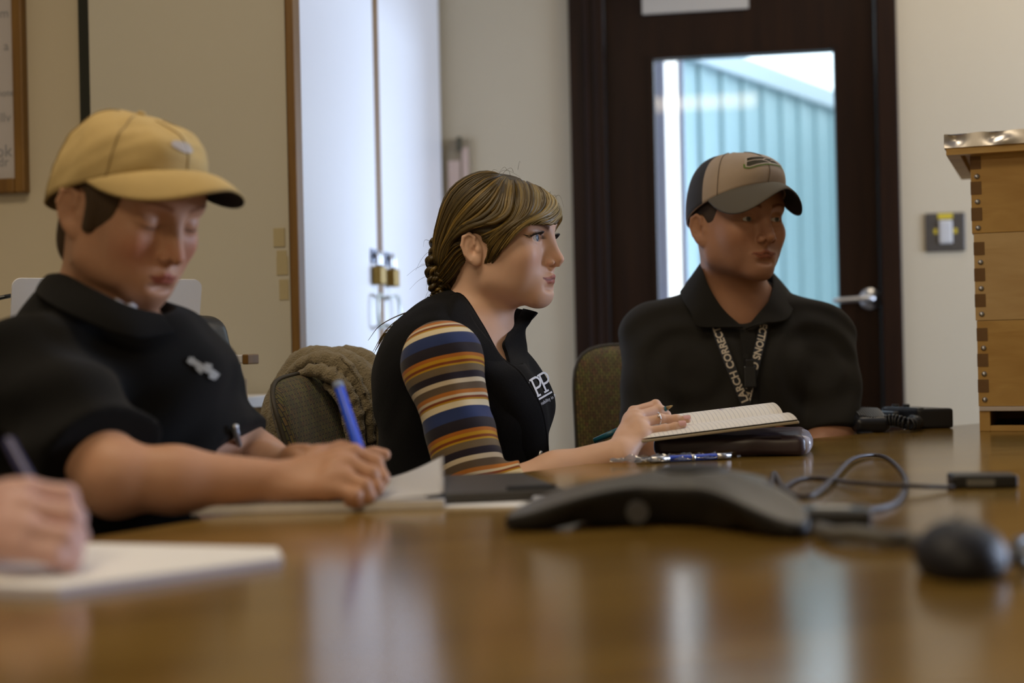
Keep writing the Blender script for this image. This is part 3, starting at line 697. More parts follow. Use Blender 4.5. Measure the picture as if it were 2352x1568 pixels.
# ------------------------------------------------------------------ binder, tilted notebook and wrapped pen in front of the woman
f0 = onT(1500, 1050); f1 = onT(1853, 1048); fx = flat(f1-f0); fy = np.array([-fx[1], fx[0], 0]); fw = np.linalg.norm(f1-f0)
bn = thing('binder', (f0+f1)/2+fy*.1, 'dark purple zipped binder lying under the open notebook', 'binder')
s = SDF(); Rb = np.column_stack([fx, fy, [0, 0, 1]])
s.box((f0+f1)/2+fy*.115+UPV*.0175, (fw/2, .115, .0175), Rb, .014)
s.disp = lambda P: waves(P, 3, 60, .0012); s.dmax = .003
sdf_obj('cover', s, .003, mat('binder_plum', (.045, .028, .036), .38, noise=.3, nscale=25), bn)
s = SDF(); cc = f1+fy*.1+UPV*.0165-fx*.012
s.box(cc, (.022, .095, .0165), Rb, .0155); s.disp = lambda P: waves(P, 5, 80, .001); s.dmax = .002
sdf_obj('clear_sleeve', s, .003, mat('clear_plastic', (.42, .40, .45), .15), bn)
MB().tube([f0+fy*.003+UPV*.031, f1+fy*.003-fx*.04+UPV*.031], .0022, 6).build('zip', mat('zip_dark', (.02, .015, .03), .4), bn)
n0 = U(1470, 1017, 2.25); n1 = U(1836, 972, 2.27)
n0[2] = max(n0[2], TZ+.028); nx_ = nrm(n1-n0); nw = np.linalg.norm(n1-n0)
b1 = U(1822, 933, 2.46); nyv = b1-U(1836, 966, 2.27); nyv = nrm(nyv-nx_*nyv.dot(nx_)); nh = np.linalg.norm(b1-n1)*.93; nz_ = np.cross(nx_, nyv)
nb = thing('notebook', (n0+n1)/2+nyv*nh/2, 'open ruled notebook propped on the dark binder under the woman\'s hand', 'notebook')
Mn = basis(n0, nx_, nyv, nz_)
MB().box((0, 0, 0), (nw, nh, .004), .001, Mn).build('cover', mat('kraft_cover', (.40, .33, .22), .7), nb)
bm = bmesh.new(); ny = 28; rows = []
pgm = mat('ruled_page', (.84, .81, .76), .8)
nt = pgm.node_tree; tc = nt.nodes.new('ShaderNodeTexCoord'); uvn = nt.nodes.new('ShaderNodeSeparateXYZ'); nt.links.new(tc.outputs['UV'], uvn.inputs[0])
def line_mask(sock, period, width):
    a = nt.nodes.new('ShaderNodeMath'); a.operation = 'MODULO'; a.inputs[1].default_value = period; nt.links.new(sock, a.inputs[0])
    b = nt.nodes.new('ShaderNodeMath'); b.operation = 'LESS_THAN'; b.inputs[1].default_value = width; nt.links.new(a.outputs[0], b.inputs[0]); return b.outputs[0]
lm = line_mask(uvn.outputs['X'], .0072, .0009)
mx = nt.nodes.new('ShaderNodeMix'); mx.data_type = 'RGBA'; mx.inputs[6].default_value = (.84, .81, .76, 1); mx.inputs[7].default_value = (.58, .57, .58, 1)
nt.links.new(lm, mx.inputs[0]); nt.links.new(mx.outputs[2], nt.nodes['Principled BSDF'].inputs['Base Color'])
prof = lambda v: .0055+.020*math.exp(-((v-.42)/.16)**2)*0+(.016*min(1, v/.10)**.6 if v < .44 else .0)  # left-hand pile
def page(v): # height of the open pages across the fold
    return .005+.008*math.sin(min(1, max(0, v/.47))*math.pi)**.6*(v < .47)+(.016*math.sin(min(1, (v-.47)/.53)*math.pi*.93)**.55 if v >= .47 else 0)
uvl = []
for j in range(ny+1):
    v = .01+.98*j/ny; r_ = []
    for i in range(13):
        u = .008+.984*i/12; r_.append(bm.verts.new(Mn @ Vector((u*nw, v*nh, page(v)))))
    rows.append(r_)
fs = []
for j in range(ny):
    for i in range(12): fs.append((bm.faces.new((rows[j][i], rows[j][i+1], rows[j+1][i+1], rows[j+1][i])), i, j))
bo = []
for j in range(ny):
    for i_ in (0, 12):
        a, b = rows[j][i_], rows[j+1][i_]; v = .01+.98*j/ny; v2 = .01+.98*(j+1)/ny; u = .008+.984*i_/12
        c = bm.verts.new(Mn @ Vector((u*nw, v*nh, .004))); d = bm.verts.new(Mn @ Vector((u*nw, v2*nh, .004))); bm.faces.new((a, b, d, c))
uv = bm.loops.layers.uv.new('uv'); Mi = Mn.inverted()
for f in bm.faces:
    for l in f.loops: p = Mi @ l.vert.co; l[uv].uv = (p.x+.01, p.y)
me = bpy.data.meshes.new('pages'); org = Vector(n0); 
for v in bm.verts: v.co -= org
bm.to_mesh(me); bm.free(); me.materials.append(pgm); M_pink = mat('purple_ink', (.36, .30, .46), .7)
for p_ in me.polygons: p_.use_smooth = True
o = bpy.data.objects.new('pages', me); o.location = org; link(o, nb)
for (x, y, t, sz) in ((.62, .70, 'E', .016), (.70, .72, 'n', .016), (.76, .78, 'o', .01), (.86, .30, 'er', .012)):
    V, F = text_mesh(t, sz); V = np.column_stack([V[:, 0]+x*nw, V[:, 1]+y*nh, np.array([page((a+y*nh)/nh)+.0006 for a in V[:, 1]])])
    MB().add(np.array([(Mn @ Vector(v))[:] for v in V]), F).build('handwriting', M_pink, nb)

def pen(name, a, b, r, m, lab, parts=(), tipm=None, group=None):
    a = np.asarray(a); b = np.asarray(b); t = thing(name, (a+b)/2, lab, 'pen', group); d = b-a; P = lambda f: a+d*f
    MB().tube([P(.0), P(.015), P(.9), P(.93)], [r*.8, r, r, r*.9], 14).build('barrel', m, t, smooth=True)
    MB().tube([P(.93), P(.985), P(1.0)], [r*.85, r*.35, r*.12], 12).build('tip', tipm or m, t, smooth=True)
    for (f0_, f1_, rr, mm, nm) in parts: MB().tube([P(f0_), P(f1_)], r*rr, 14).build(nm, mm, t, smooth=True)
    return t
M_clear = glass('clear_film', (.85, .84, .80), .22); M_bluep = mat('blue_pen', (.03, .07, .42), .25)
w0 = onT(1676, 1046, TZ+.006); w1 = onT(1480, 1056, TZ+.006)
wp = pen('wrapped_pen', w0, w1, .0052, M_bluep, 'blue and silver pen in clear wrapping in front of the binder',
    ((.0, .16, 1.06, M_steel, 'push_button'), (.42, .46, 1.08, M_steel, 'ring_band'), (.72, .93, 1.03, M_steel, 'grip')), M_steel)
xx = flat(w0-w1); yy = np.array([-xx[1], xx[0], 0]); wl_ = np.linalg.norm(w0-w1)
bm = bmesh.new(); rows = []
for i in range(41):
    u = i/40; x = -.055+u*(wl_+.068); r_ = []
    for j in range(11):
        y = (j/10-.5)*.034*(.35 if u < .12 else 1)
        z = .0078*math.exp(-(y/.008)**2)*(1 if u > .12 else .5)+.0018+.0022*math.sin(u*31+j*1.9)+.0015*math.sin(u*57+j)
        r_.append(bm.verts.new(w1*[1, 1, 0]+xx*x+yy*(y+.004)+UPV*(TZ+max(z, .001)+.0028)))
    rows.append(r_)
for i in range(40):
    for j in range(10): bm.faces.new((rows[i][j], rows[i+1][j], rows[i+1][j+1], rows[i][j+1]))
MB().bm(bm).build('clear_wrapper', M_clear, wp, smooth=True)

# ------------------------------------------------------------------ dark portfolio and loose sheets left of the phone
M_port = mat('portfolio_grey', (.045, .04, .034), .45)
p0 = onT(985, 1142, TZ+.012); p1 = onT(1300, 1128, TZ+.012); px_ = flat(p1-p0); py_ = np.array([-px_[1], px_[0], 0]); pw = np.linalg.norm(p1-p0)
pf = thing('portfolio', (p0+p1)/2, 'flat dark grey portfolio folder between the notepad and conference phone', 'folder')
Mp = basis(p0*[1, 1, 0]+UPV*(TZ+.0035), px_, py_, (0, 0, 1))
MB().box((0, 0, 0), (pw, .24, .012), .004, Mp, seg=3).build('cover', M_port, pf)
MB().tube([tuple(Mp @ Vector((pw-.07, .012, .0135))), tuple(Mp @ Vector((pw-.01, .012, .0135)))], .003, 8).build('pen_loop', M_black, pf)
l0 = onT(1000, 1168); l1 = onT(1225, 1166); lx = flat(l1-l0); ly = np.array([-lx[1], lx[0], 0])
ls = MB().box((-.05, 0, 0), (np.linalg.norm(l1-l0), .21, .0025), 0, basis(l0, lx, ly, (0, 0, 1))).build('loose_sheets', M_paper, None, label='thin stack of white sheets under the dark portfolio', cat='paper')
g0 = onT(1228, 1148, TZ+.004); g1 = onT(1290, 1140, TZ+.004)
MB().tube([g0, g1], .005, 10).build('marker_cap', mat('pale_blue_cap', (.55, .6, .75), .3), None, smooth=True, label='small pale cylinder lying beside the loose sheets', cat='cap')

# ------------------------------------------------------------------ notepad the first person writes on
k0 = onT(437, 1184); k1 = onT(1022, 1168); kx = flat(k1-k0); ky = np.array([-kx[1], kx[0], 0]); kw = np.linalg.norm(k1-k0)
np_ = thing('writing_pad', (k0+k1)/2, 'white notepad with curled corner under the writing hands', 'notepad')
kd = .24; zb = .0105
Mk = basis(k0, kx, ky, (0, 0, 1))
MB().box((0, 0, 0), (kw, kd, zb), .0015, Mk).build('page_block', mat('pad_edge', (.72, .69, .66), .8, noise=.1, nscale=60), np_)
bm = bmesh.new(); rows = []; NU, NV = 40, 24
for j in range(NV+1):
    r_ = []
    for i in range(NU+1):
        u = i/NU; v = j/NV; c = max(0, (u-.62)/.38); z = zb+.0012+.034*c**1.8*(.22+.78*v)+.001*math.sin(u*5)
        r_.append(bm.verts.new(Mk @ Vector((u*kw*.998, v*kd, z))))
    rows.append(r_)
for j in range(NV):
    for i in range(NU): bm.faces.new((rows[j][i], rows[j][i+1], rows[j+1][i+1], rows[j+1][i]))
bmesh.ops.solidify(bm, geom=bm.faces[:], thickness=.0006)
MB().bm(bm).build('top_sheet', M_paper, np_, smooth=True)

# ------------------------------------------------------------------ foreground notepad
j0 = onT(135, 1372); j1 = onT(650, 1300); jb = onT(205, 1266); jx = flat(j1-j0); jw = np.linalg.norm(j1-j0); jy = np.array([-jx[1], jx[0], 0])
fp = thing('paper_pad', (j0+j1)/2, 'nearest white paper pad at the lower left under the blurred hand', 'notepad')
poly_ = [((v-j0).dot(jx), (v-j0).dot(jy)) for v in (j0, j1, onT(640, 1277), jb, onT(-260, 1275), onT(-260, 1350), onT(60, 1370))]
Mj = basis(j0, jx, jy, (0, 0, 1))
MB().prism(poly_, 0, .007, Mj).build('page_block', mat('pad_edge_blue', (.58, .58, .72), .8), fp)
MB().prism([(x*.996, y*.99+.001) for x, y in poly_], .007, .0082, Mj).build('top_sheet', M_paper, fp)

# ------------------------------------------------------------------ conference phone: three arms, domed middle
M_ph = mat('phone_charcoal', (.012, .011, .010), .5, spec=.3); M_ph2 = mat('phone_grey', (.085, .080, .068), .42)
ca = onT(1168, 1218); cb_ = onT(1838, 1238); cc_ = onT(1720, 1118)
ctr = (ca+cb_+cc_)/3; ctr = onT(1545, 1195)
cp_ = thing('conference_phone', ctr, 'black three-armed conference phone on the table in front of the viewer', 'conference phone')
pc0 = onT(1590, 1190)*[1, 1, 0]+UPV*TZ
arms = []
for q_ in (ca, cb_, pc0+LOOK*.17+RIGHT*.055):
    v_ = (q_-pc0)*[1, 1, 0]; arms.append((math.atan2(v_[1], v_[0]), np.linalg.norm(v_)))
NT, NR = 144, 20
def star(th):
    g = [math.exp(-((math.atan2(math.sin(th-a), math.cos(th-a)))/.30)**2) for a, L in arms]
    return .080+sum(gg*(L-.080) for gg, (a, L) in zip(g, arms)), min(1, sum(gg*gg for gg in g))
rows = []
for j in range(NR+1):
    f_ = j/NR; r_ = []
    for i in range(NT):
        th = 2*math.pi*i/NT; R_, g_ = star(th); ze = .041*(1-g_)+.014*g_; z = .054+(ze-.054)*f_**1.8; rr_ = R_*f_
        r_.append((pc0[0]+rr_*math.cos(th), pc0[1]+rr_*math.sin(th), TZ+z))
    rows.append(r_)
for sc_, zb_, za_ in ((1.015, -.004, -.004), (1.01, -.010, -.012), (.97, .025, .0008), (.88, .010, .0008), (.80, .001, .016), (.56, .001, .020), (.45, .001, .001), (0.0, .001, .001)):
    r_ = []
    for i in range(NT):
        th = 2*math.pi*i/NT; R_, g_ = star(th); ze = .041*(1-g_)+.014*g_; gs = min(1, max(0, (g_-.25)/.5))
        zb2 = ze+zb_ if zb_ < 0 else zb_; za2 = max(.0008, ze+za_) if za_ < 0 else za_
        r_.append((pc0[0]+R_*sc_*math.cos(th), pc0[1]+R_*sc_*math.sin(th), TZ+zb2*(1-gs)+za2*gs))
    rows.append(r_)
Vp_ = np.array(rows).reshape(-1, 3); Fp_ = [(j*NT+i, (j+1)*NT+i, (j+1)*NT+(i+1) % NT, j*NT+(i+1) % NT) for j in range(len(rows)-1) for i in range(NT)]
top = pc0+UPV*.054
mesh_obj('phone_shell', Vp_, Fp_, None, cp_, True, mats=[M_ph, M_ph2], fmat=[1 if f[0]//NT < NR else 0 for f in Fp_])
dm = MB(); dm.lathe([(0.0, .0), (.040, 0), (.038, .005), (.030, .008), (0, .009)], 32, Matrix.Translation(Vector(top-UPV*.006))); dm.build('speaker_dome', M_ph, cp_, smooth=True)
kp = MB()
for i in range(3):
    for j in range(4): 
        q_ = top+RIGHT*(.012*(i-1))-LOOK*(.045+.009*j)-UPV*(.0072+.0016*j); kp.box((q_[0]-.004, q_[1]-.003, q_[2]-.002), (q_[0]+.004, q_[1]+.003, q_[2]+.0022), .0008)
kp.build('keypad', mat('key_grey', (.16, .16, .15), .5), cp_)
fb = MB(); fcen = onT(1462, 1218); fb.lathe([(0, 0), (.011, 0), (.011, .004), (0, .004)], 18, basis(np.array([fcen[0], fcen[1], TZ+.020])-LOOK*.012, RIGHT, UPV, -LOOK))
fb.build('side_button', mat('button_grey', (.06, .06, .065), .4), cp_)

# ------------------------------------------------------------------ adapter, cables, hub, mouse
ad0 = onT(1868, 1222); adx = flat(RIGHT+LOOK*-.25); ady = np.array([-adx[1], adx[0], 0])
M_cab = mat('cable_dark', (.035, .027, .03), .5)
at_ = thing('power_adapter', ad0, 'small black adapter block beside the conference phone', 'adapter')
MB().box((-.018, 0, 0), (.055, .05, .021), .004, basis(ad0, adx, ady, (0, 0, 1)), seg=3).build('case', M_black, at_)
MB().box((.0, .012, .021), (.035, .034, .0225), .001, basis(ad0, adx, ady, (0, 0, 1))).build('sticker', mat('sticker_grey', (.45, .44, .40), .5), at_)
def cable(name, pts, r, lab, m=M_cab, n=80): return MB().tube(spline(pts, n), r, 10).build(name, m, None, smooth=True, label=lab, cat='cable')
T_ = lambda x, y, dz=0.0: onT(x, y, TZ+.0035+dz)
cable('looped_cable', [T_(1770, 1130), T_(1778, 1085), T_(1800, 1120), T_(1850, 1140), T_(1900, 1110, .004), T_(1960, 1052, .004), T_(2030, 1048), T_(2078, 1095), T_(2060, 1150), T_(1990, 1172), T_(1940, 1178), T_(1905, 1200)], .0031, 'thin dark cable lying in a wide loop on the table')
cable('hub_cable', [T_(1795, 1122), T_(1835, 1100), T_(1890, 1098), T_(1960, 1108, .006), T_(2080, 1115, .006), T_(2190, 1119)], .0028, 'thin dark cable running straight to the small hub')
cable('phone_cable', [T_(1880, 1215, .006), T_(1915, 1226, .006), T_(1960, 1225, .008), T_(2030, 1235, .006), T_(2090, 1238, .004), T_(2150, 1262)], .0075, 'thick dark cable between the adapter and the mouse', mat('cable_grey', (.10, .095, .085), .5))
hbp = onT(2187, 1123); hb2 = onT(2340, 1122); hx = flat(hb2-hbp); hy_ = np.array([-hx[1], hx[0], 0]); hw_ = np.linalg.norm(hb2-hbp)
hu = thing('usb_hub', (hbp+hb2)/2, 'small flat black hub at the right edge of the table', 'hub')
MB().box((0, 0, 0), (hw_, .045, .017), .004, basis(hbp, hx, hy_, (0, 0, 1)), seg=3).build('case', M_black, hu)
MB().box((hw_*.22, -.0008, .004), (hw_*.64, .001, .012), .0, basis(hbp, hx, hy_, (0, 0, 1))).build('port_label', mat('label_grey', (.16, .155, .14), .5), hu)
mo = onT(2215, 1338); ms = thing('computer_mouse', mo, 'black computer mouse in the right foreground', 'mouse')
s = SDF(); mu = flat(LOOK+RIGHT*.25); mr = np.array([mu[1], -mu[0], 0]); Rms = np.column_stack([mr, mu, [0, 0, 1]]); mcn = mo*[1, 1, 0]+mu*.05+UPV*(TZ+.016)
s.ell(mcn-UPV*.004, (.035, .058, .026), 0, Rms); s.ell(mcn-mu*.008, (.032, .045, .025), .01, Rms); s.cut((0, 0, TZ+.001), (0, 0, -1), .004)
sdf_obj('shell', s, .0025, mat('mouse_black', (.010, .010, .014), .5, spec=.3), ms)
MB().tube([mcn+mu*.02+UPV*.024, mcn+mu*.045+UPV*.018], .003, 8).build('scroll_wheel', M_ph2, ms, smooth=True)
cable('mouse_cable', [tuple(mcn+mr*.030-UPV*.004+mu*.01), tuple(mcn+mr*.05-UPV*.008+mu*.012), T_(2335, 1245), T_(2400, 1230)], .0045, 'dark cable leaving the mouse towards the right edge', M_black)
# ------------------------------------------------------------------ people: shared builders
def skin_mat(name, c, rough=.5):
    return mat(name, c, rough, noise=.07, nscale=40, bump=.12, bscale=900, attr=True, sss=.12, spec=.35, bdist=.0006)
def head(S_, H, eye=.0048, chx=0.0, mw=1.0, jaw=1.0, nose=1.0, chin=1.0, lips=1.0, cheek=1.0, brow=1.0, droop=0.0, neck=None, neck_r=.055, neck_r2=.060, ears=True, nose_up=0.0, ear_out=26, ck=1.0, cr=1.0, ear_z=0.0, ear_s=1.0):
    p = H.p; k = H.sc; R = H.R
    def ell(c, r, kk=0.0, t='u', R2=None): S_.ell(p(*c), np.array(r)*k, kk*k, R if R2 is None else R @ R2, t)
    def cone(a, b, ra, rb, kk=0.0): S_.cone(p(*a), p(*b), ra*k, rb*k, kk*k)
    ell((-.006, 0, .045*cr), (.097, .075, .084*cr))
    ell((.034, 0, -.012), (.053, .058*cheek, .080), .03)
    for s in (-1, 1):
        cone((.004, .050*s*jaw, -.050), (.068-chx, .016*s, -.088*chin), .015, .013, .03)
        cone((-.004, .055*s*jaw, -.012), (.006, .052*s*jaw, -.050), .014, .014, .03)
        ell((.060, .045*s*cheek, -.010), (.022, .015, .018), .025)
        cone((.084, .012*s, .034), (.072, .046*s, .036), .010*brow, .009*brow, .016)
    ell((.074-chx, 0, -.090*chin), (.016, .020, .014), .02)
    ell((.070, 0, -.055), (.024, .030, .026), .02)
    ell((.066, 0, .060), (.028, .050, .034), .03)
    for s in (-1, 1):                                   # sockets
        ell((.0985, .033*s, .016), (.017, .019, .0125), .014, 's')
    for s in (-1, 1): ell((.038, .045*s*cheek*ck, -.030), (.036, .0185*ck, .036), .03)
    cone((.084, 0, .022), (.092, 0, -.018), .0085, .0110, .013)
    cone((.092, 0, .024), (.107, 0, -.014), .0065*nose, .0074*nose, .013)
    cone((.103, 0, -.008), (.1115, 0, -.0210+nose_up), .0072*nose, .0088*nose, .006)
    for s in (-1, 1):
        ell((.0975+.001*nose, .0128*s*nose, -.0252), (.0098*nose, .0060*nose, .0072*nose), .0035)
        S_.cone(p(.0945, .0195*s*nose, -.014), p(.0925, .0200*s*nose, -.027), .0016*k, .0016*k, .004*k, 's')
    cone((.1075, 0, -.0285), (.096, 0, -.0335), .0045, .005, .006)
    for s in (-1, 1):
        ell((.1025, .0074*s*nose, -.0318), (.0070, .0040, .0055), .002, 's')
    # lids round the eyeball, opened by a lens
    for s in (-1, 1):
        ell((.0752, .0325*s, .0150), (.0142, .0152, .0132), .007)
        if eye > 0: ell((.0902, .0325*s, .0150-droop), (.0125, .0156, eye), .0012, 's')
        cone((.0850, .020*s, .0215), (.0820, .044*s, .0200), .0024, .0020, .004)
    # lips
    for s in (-1, 1):
        cone((.0955, .004*s, -.0478), (.0850-.0015*mw, .0235*s*mw, -.0525), .0048*lips, .0018, .0045)
        cone((.0930, .004*s, -.0580), (.0850-.0015*mw, .0225*s*mw, -.0540), .0056*lips, .0018, .0045)
    ell((.0955, 0, -.0672), (.010, .020, .0050), .008, 's')
    ell((.105, 0, -.0395), (.006, .0028, .006), .004, 's')
    if ears:
        for s in (-1, 1):
            a = -math.radians(ear_out)*s; t = math.radians(-12)
            Rz = np.array([[math.cos(a), -math.sin(a), 0], [math.sin(a), math.cos(a), 0], [0, 0, 1]]); Ry = np.array([[math.cos(t), 0, math.sin(t)], [0, 1, 0], [-math.sin(t), 0, math.cos(t)]])
            E = Rz @ Ry; c = np.array([-.013, .0775*s, ear_z])
            e_ = ear_s; A = lambda *q: c+E @ (np.array(q)*e_)
            ell(c, np.array((.0185, .0055, .031))*e_, .005, 'u', E)
            ell(A(0, .008*s, .004), np.array((.0130, .0068, .0215))*e_, .002, 's', E)
            hx_ = [A(x, .0035*s, z) for x, z in ((.007, .008), (.0105, .021), (.002, .0300), (-.010, .0265), (-.0165, .012), (-.0145, -.006), (-.007, -.021))]
            S_.chain([p(*q) for q in hx_], np.array([.0026, .0032, .0037, .0037, .0035, .0030, .0028])*k*e_, .002*k)
            ah = [A(x, .0005*s, z) for x, z in ((.001, .019), (-.0065, .012), (-.0090, .000), (-.006, -.010))]
            S_.chain([p(*q) for q in ah], np.array([.0020, .0028, .0030, .0024])*k*e_, .002*k)
            ell(A(.002, .0055*s, -.003), np.array((.0058, .0075, .0085))*e_, .002, 's', E)
            ell(A(.011, .0018*s, -.004), np.array((.0045, .0038, .0055))*e_, .003, 'u', E)
            ell(A(.003, .001*s, -.024), np.array((.0085, .0045, .0085))*e_, .005, 'u', E)
    if neck is not None:
        a = p(-.020, 0, -.035); S_.cone(a, neck, neck_r, neck_r2, .035)
        S_.cone(p(-.035, 0, -.02), neck-LOOK*0, neck_r*.9, neck_r2*.9, .03)
def face_tint(H, lip=(.80, .42, .42), mw=1.0, brow=(.25, .17, .12), browt=.0038, browz=.0365, cheek=.0, beard=0.0, lash=False, nail=()):
    def f(V):
        q = H.inv(V); c = np.ones((len(V), 3)); x, y, z = q.T; ay = np.abs(y); fr = x > .05
        ls = np.clip(1.4-np.abs(z+.0527-.0016*np.cos(y*260))/.0011, 0, 1)*((ay < .0235*mw) & (x > .078))
        up = -.0527+.0016*np.cos(y*260)
        d = np.where(z > up, (z-up)/(.0085*np.maximum(1-(ay/(.0245*mw))**1.6, .001)), (up-z)/(.0098*np.maximum(1-(ay/(.0235*mw))**1.8, .001)))
        m = np.clip((1.05-d)*3, 0, 1)*((ay < .0245*mw) & (x > .074)); c = c*(1-m[:, None])+np.array(lip)*m[:, None]
        c *= 1-.62*ls[:, None]  # shade of the crease between the lips, darkened into the colour
        zb = browz+.0055*np.sin(np.clip((ay-.012)/.036, 0, 1)*2.3)
        th = browt*np.clip(1.15-.75*np.clip((ay-.012)/.036, 0, 1), .2, 1.2)
        m = np.clip(1.6-np.abs(z-zb)/th*1.3, 0, 1)*np.clip((ay-.010)/.004, 0, 1)*np.clip((.050-ay)/.004, 0, 1)*fr
        c = c*(1-m[:, None])+np.array(brow)*m[:, None]
        if cheek:
            m = cheek*np.exp(-((ay-.042)/.020)**2-((z+.020)/.022)**2)*fr; c *= 1-m[:, None]*np.array([.0, .35, .35])
            m = cheek*np.exp(-(y/.012)**2-((z+.015)/.012)**2)*(x > .098); c *= 1-m[:, None]*np.array([.0, .25, .25])
        if beard:
            m = beard*np.clip((-.024-z)/.02, 0, 1)*np.clip((x+.005)/.03, 0, 1)*np.clip((z+.16)/.05, 0, 1); c *= 1-m[:, None]*np.array([.30, .28, .22])
        if lash:
            e = np.sqrt(((ay-.0325)/.0168)**2+((z-.0152)/.0074)**2); m = np.clip(1-np.abs(e-1)/.25, 0, 1)*(z > .0145)*(x > .068)
            c *= 1-.85*m[:, None]
            m = np.exp(-((ay-.033)/.015)**2-((z-.024)/.005)**2)*(x > .07); c *= 1-.25*m[:, None]
        return c
    return f
def eyeball(H, par, gaze, iris=(.16, .22, .27), side=(-1, 1), r=.0126):
    for s in side:
        c = np.array([.0745, .0325*s, .0150]); g = nrm(gaze)
        def cap(rr, ang, n=20, m_=10, off=0):
            a = nrm(np.cross(g, [0, 0, 1])); b = np.cross(a, g); V = [c+g*(rr+off)]; F = []
            for j in range(1, m_+1):
                t = ang*j/m_
                for i in range(n): ph = 2*math.pi*i/n; V.append(c+rr*(g*math.cos(t)+(a*math.cos(ph)+b*math.sin(ph))*math.sin(t))+g*off)
            for i in range(n): F.append((0, 1+i, 1+(i+1) % n))
            for j in range(m_-1):
                for i in range(n): F.append((1+j*n+i, 1+(j+1)*n+i, 1+(j+1)*n+(i+1) % n, 1+j*n+(i+1) % n))
            return H.pts(np.array(V)), F
        V, F = cap(r, math.pi*.98, 24, 16); e = mesh_obj('eye', V, F, M_eye, par)
        V, F = cap(r+.0002, .47); mesh_obj('iris', V, F, mat('iris', iris, .3, spec=.3), e)
        V, F = cap(r+.0004, .20); mesh_obj('pupil', V, F, M_black, e)
M_eye = mat('eye_white', (.62, .60, .58), .08)
def hand(S_, wrist, knuckles, fingers, thumb, rp=.0135, fr=1.0, palm_n=None, k=.012):
    """wrist point, four knuckle points (index..little), four finger chains beyond the knuckles, thumb chain from its root"""
    w = np.asarray(wrist); kn = [np.asarray(q) for q in knuckles]
    ac = nrm(kn[3]-kn[0])
    for i, q in enumerate(kn):
        a = w+ac*(-.016+.0105*i); S_.cone(a, q, rp*1.1, [.0112, .0112, .0106, .0098][i]*fr, k)
    for i in range(3): S_.cone(kn[i]*.8+w*.2, kn[i+1]*.8+w*.2, .0105, .0105, k)
    rad = [(.0102, .0090, .0082, .0066), (.0104, .0092, .0082, .0066), (.0098, .0087, .0078, .0062), (.0088, .0077, .0069, .0056)]
    for i, ch in enumerate(fingers):
        P = [kn[i]]+[np.asarray(q) for q in ch]; r_ = [x*fr for x in rad[i]]
        for j in range(len(P)-1): S_.cone(P[j], P[j+1], r_[j], r_[j+1], .0035)
        for j in range(1, len(P)-1): S_.ell(P[j], (r_[j]*1.08,)*3, .003)
    T = [np.asarray(q) for q in thumb]; tr = [.0150, .0122, .0108, .0078]
    S_.cone(w*.7+kn[0]*.3, T[0], rp, tr[0]*fr, k)
    for j in range(len(T)-1): S_.cone(T[j], T[j+1], tr[j]*fr, tr[j+1]*fr, .006)
def nails(mbuild, tips):
    """tips: (centre, finger direction, outward normal)"""
    for c, d, n in tips:
        d = nrm(d); n = nrm(n-d*np.dot(n, d)); a = np.cross(n, d); V = []; F = []
        for i in range(5):
            for j in range(5):
                u = i/4*2-1; v = j/4*2-1; V.append(c+a*u*.0052+d*v*.0062*(1-.15*u*u)+n*(-.0022*u*u))
        for i in range(4):
            for j in range(4): F.append((i*5+j, (i+1)*5+j, (i+1)*5+j+1, i*5+j+1))
        mbuild.add(V, F)
def cap_crown(H, cz=.050, slope=.30, ax=.112, by=.090, top=.152, cx=-.006, front=.014, n=64, m=22, sq=2.3):
    """crown shell of a baseball cap: grid of head-frame points [ring][angle]"""
    G = []
    for j in range(m+1):
        t = j/m; r_ = []
        for i in range(n):
            a = 2*math.pi*i/n; c_ = math.cos(a); s_ = math.sin(a)
            rho = (1-t**sq)**(1/2.0); x0 = cx+ax*c_; zr = cz+slope*(x0-.0)
            z = zr+(top-zr)*(1-(1-t)**1.25)**.92
            fr_ = front*max(0, c_)**2*math.sin(min(1, t*1.15)*math.pi)**1.0
            x = cx+(ax*c_)*rho+fr_*rho; y = by*s_*rho
            r_.append((x, y, z))
        G.append(r_)
    return np.array(G)
def grid_faces(m, n, wrap=True):
    return [(j*n+i, j*n+(i+1) % n, (j+1)*n+(i+1) % n, (j+1)*n+i) for j in range(m) for i in range(n if wrap else n-1)]
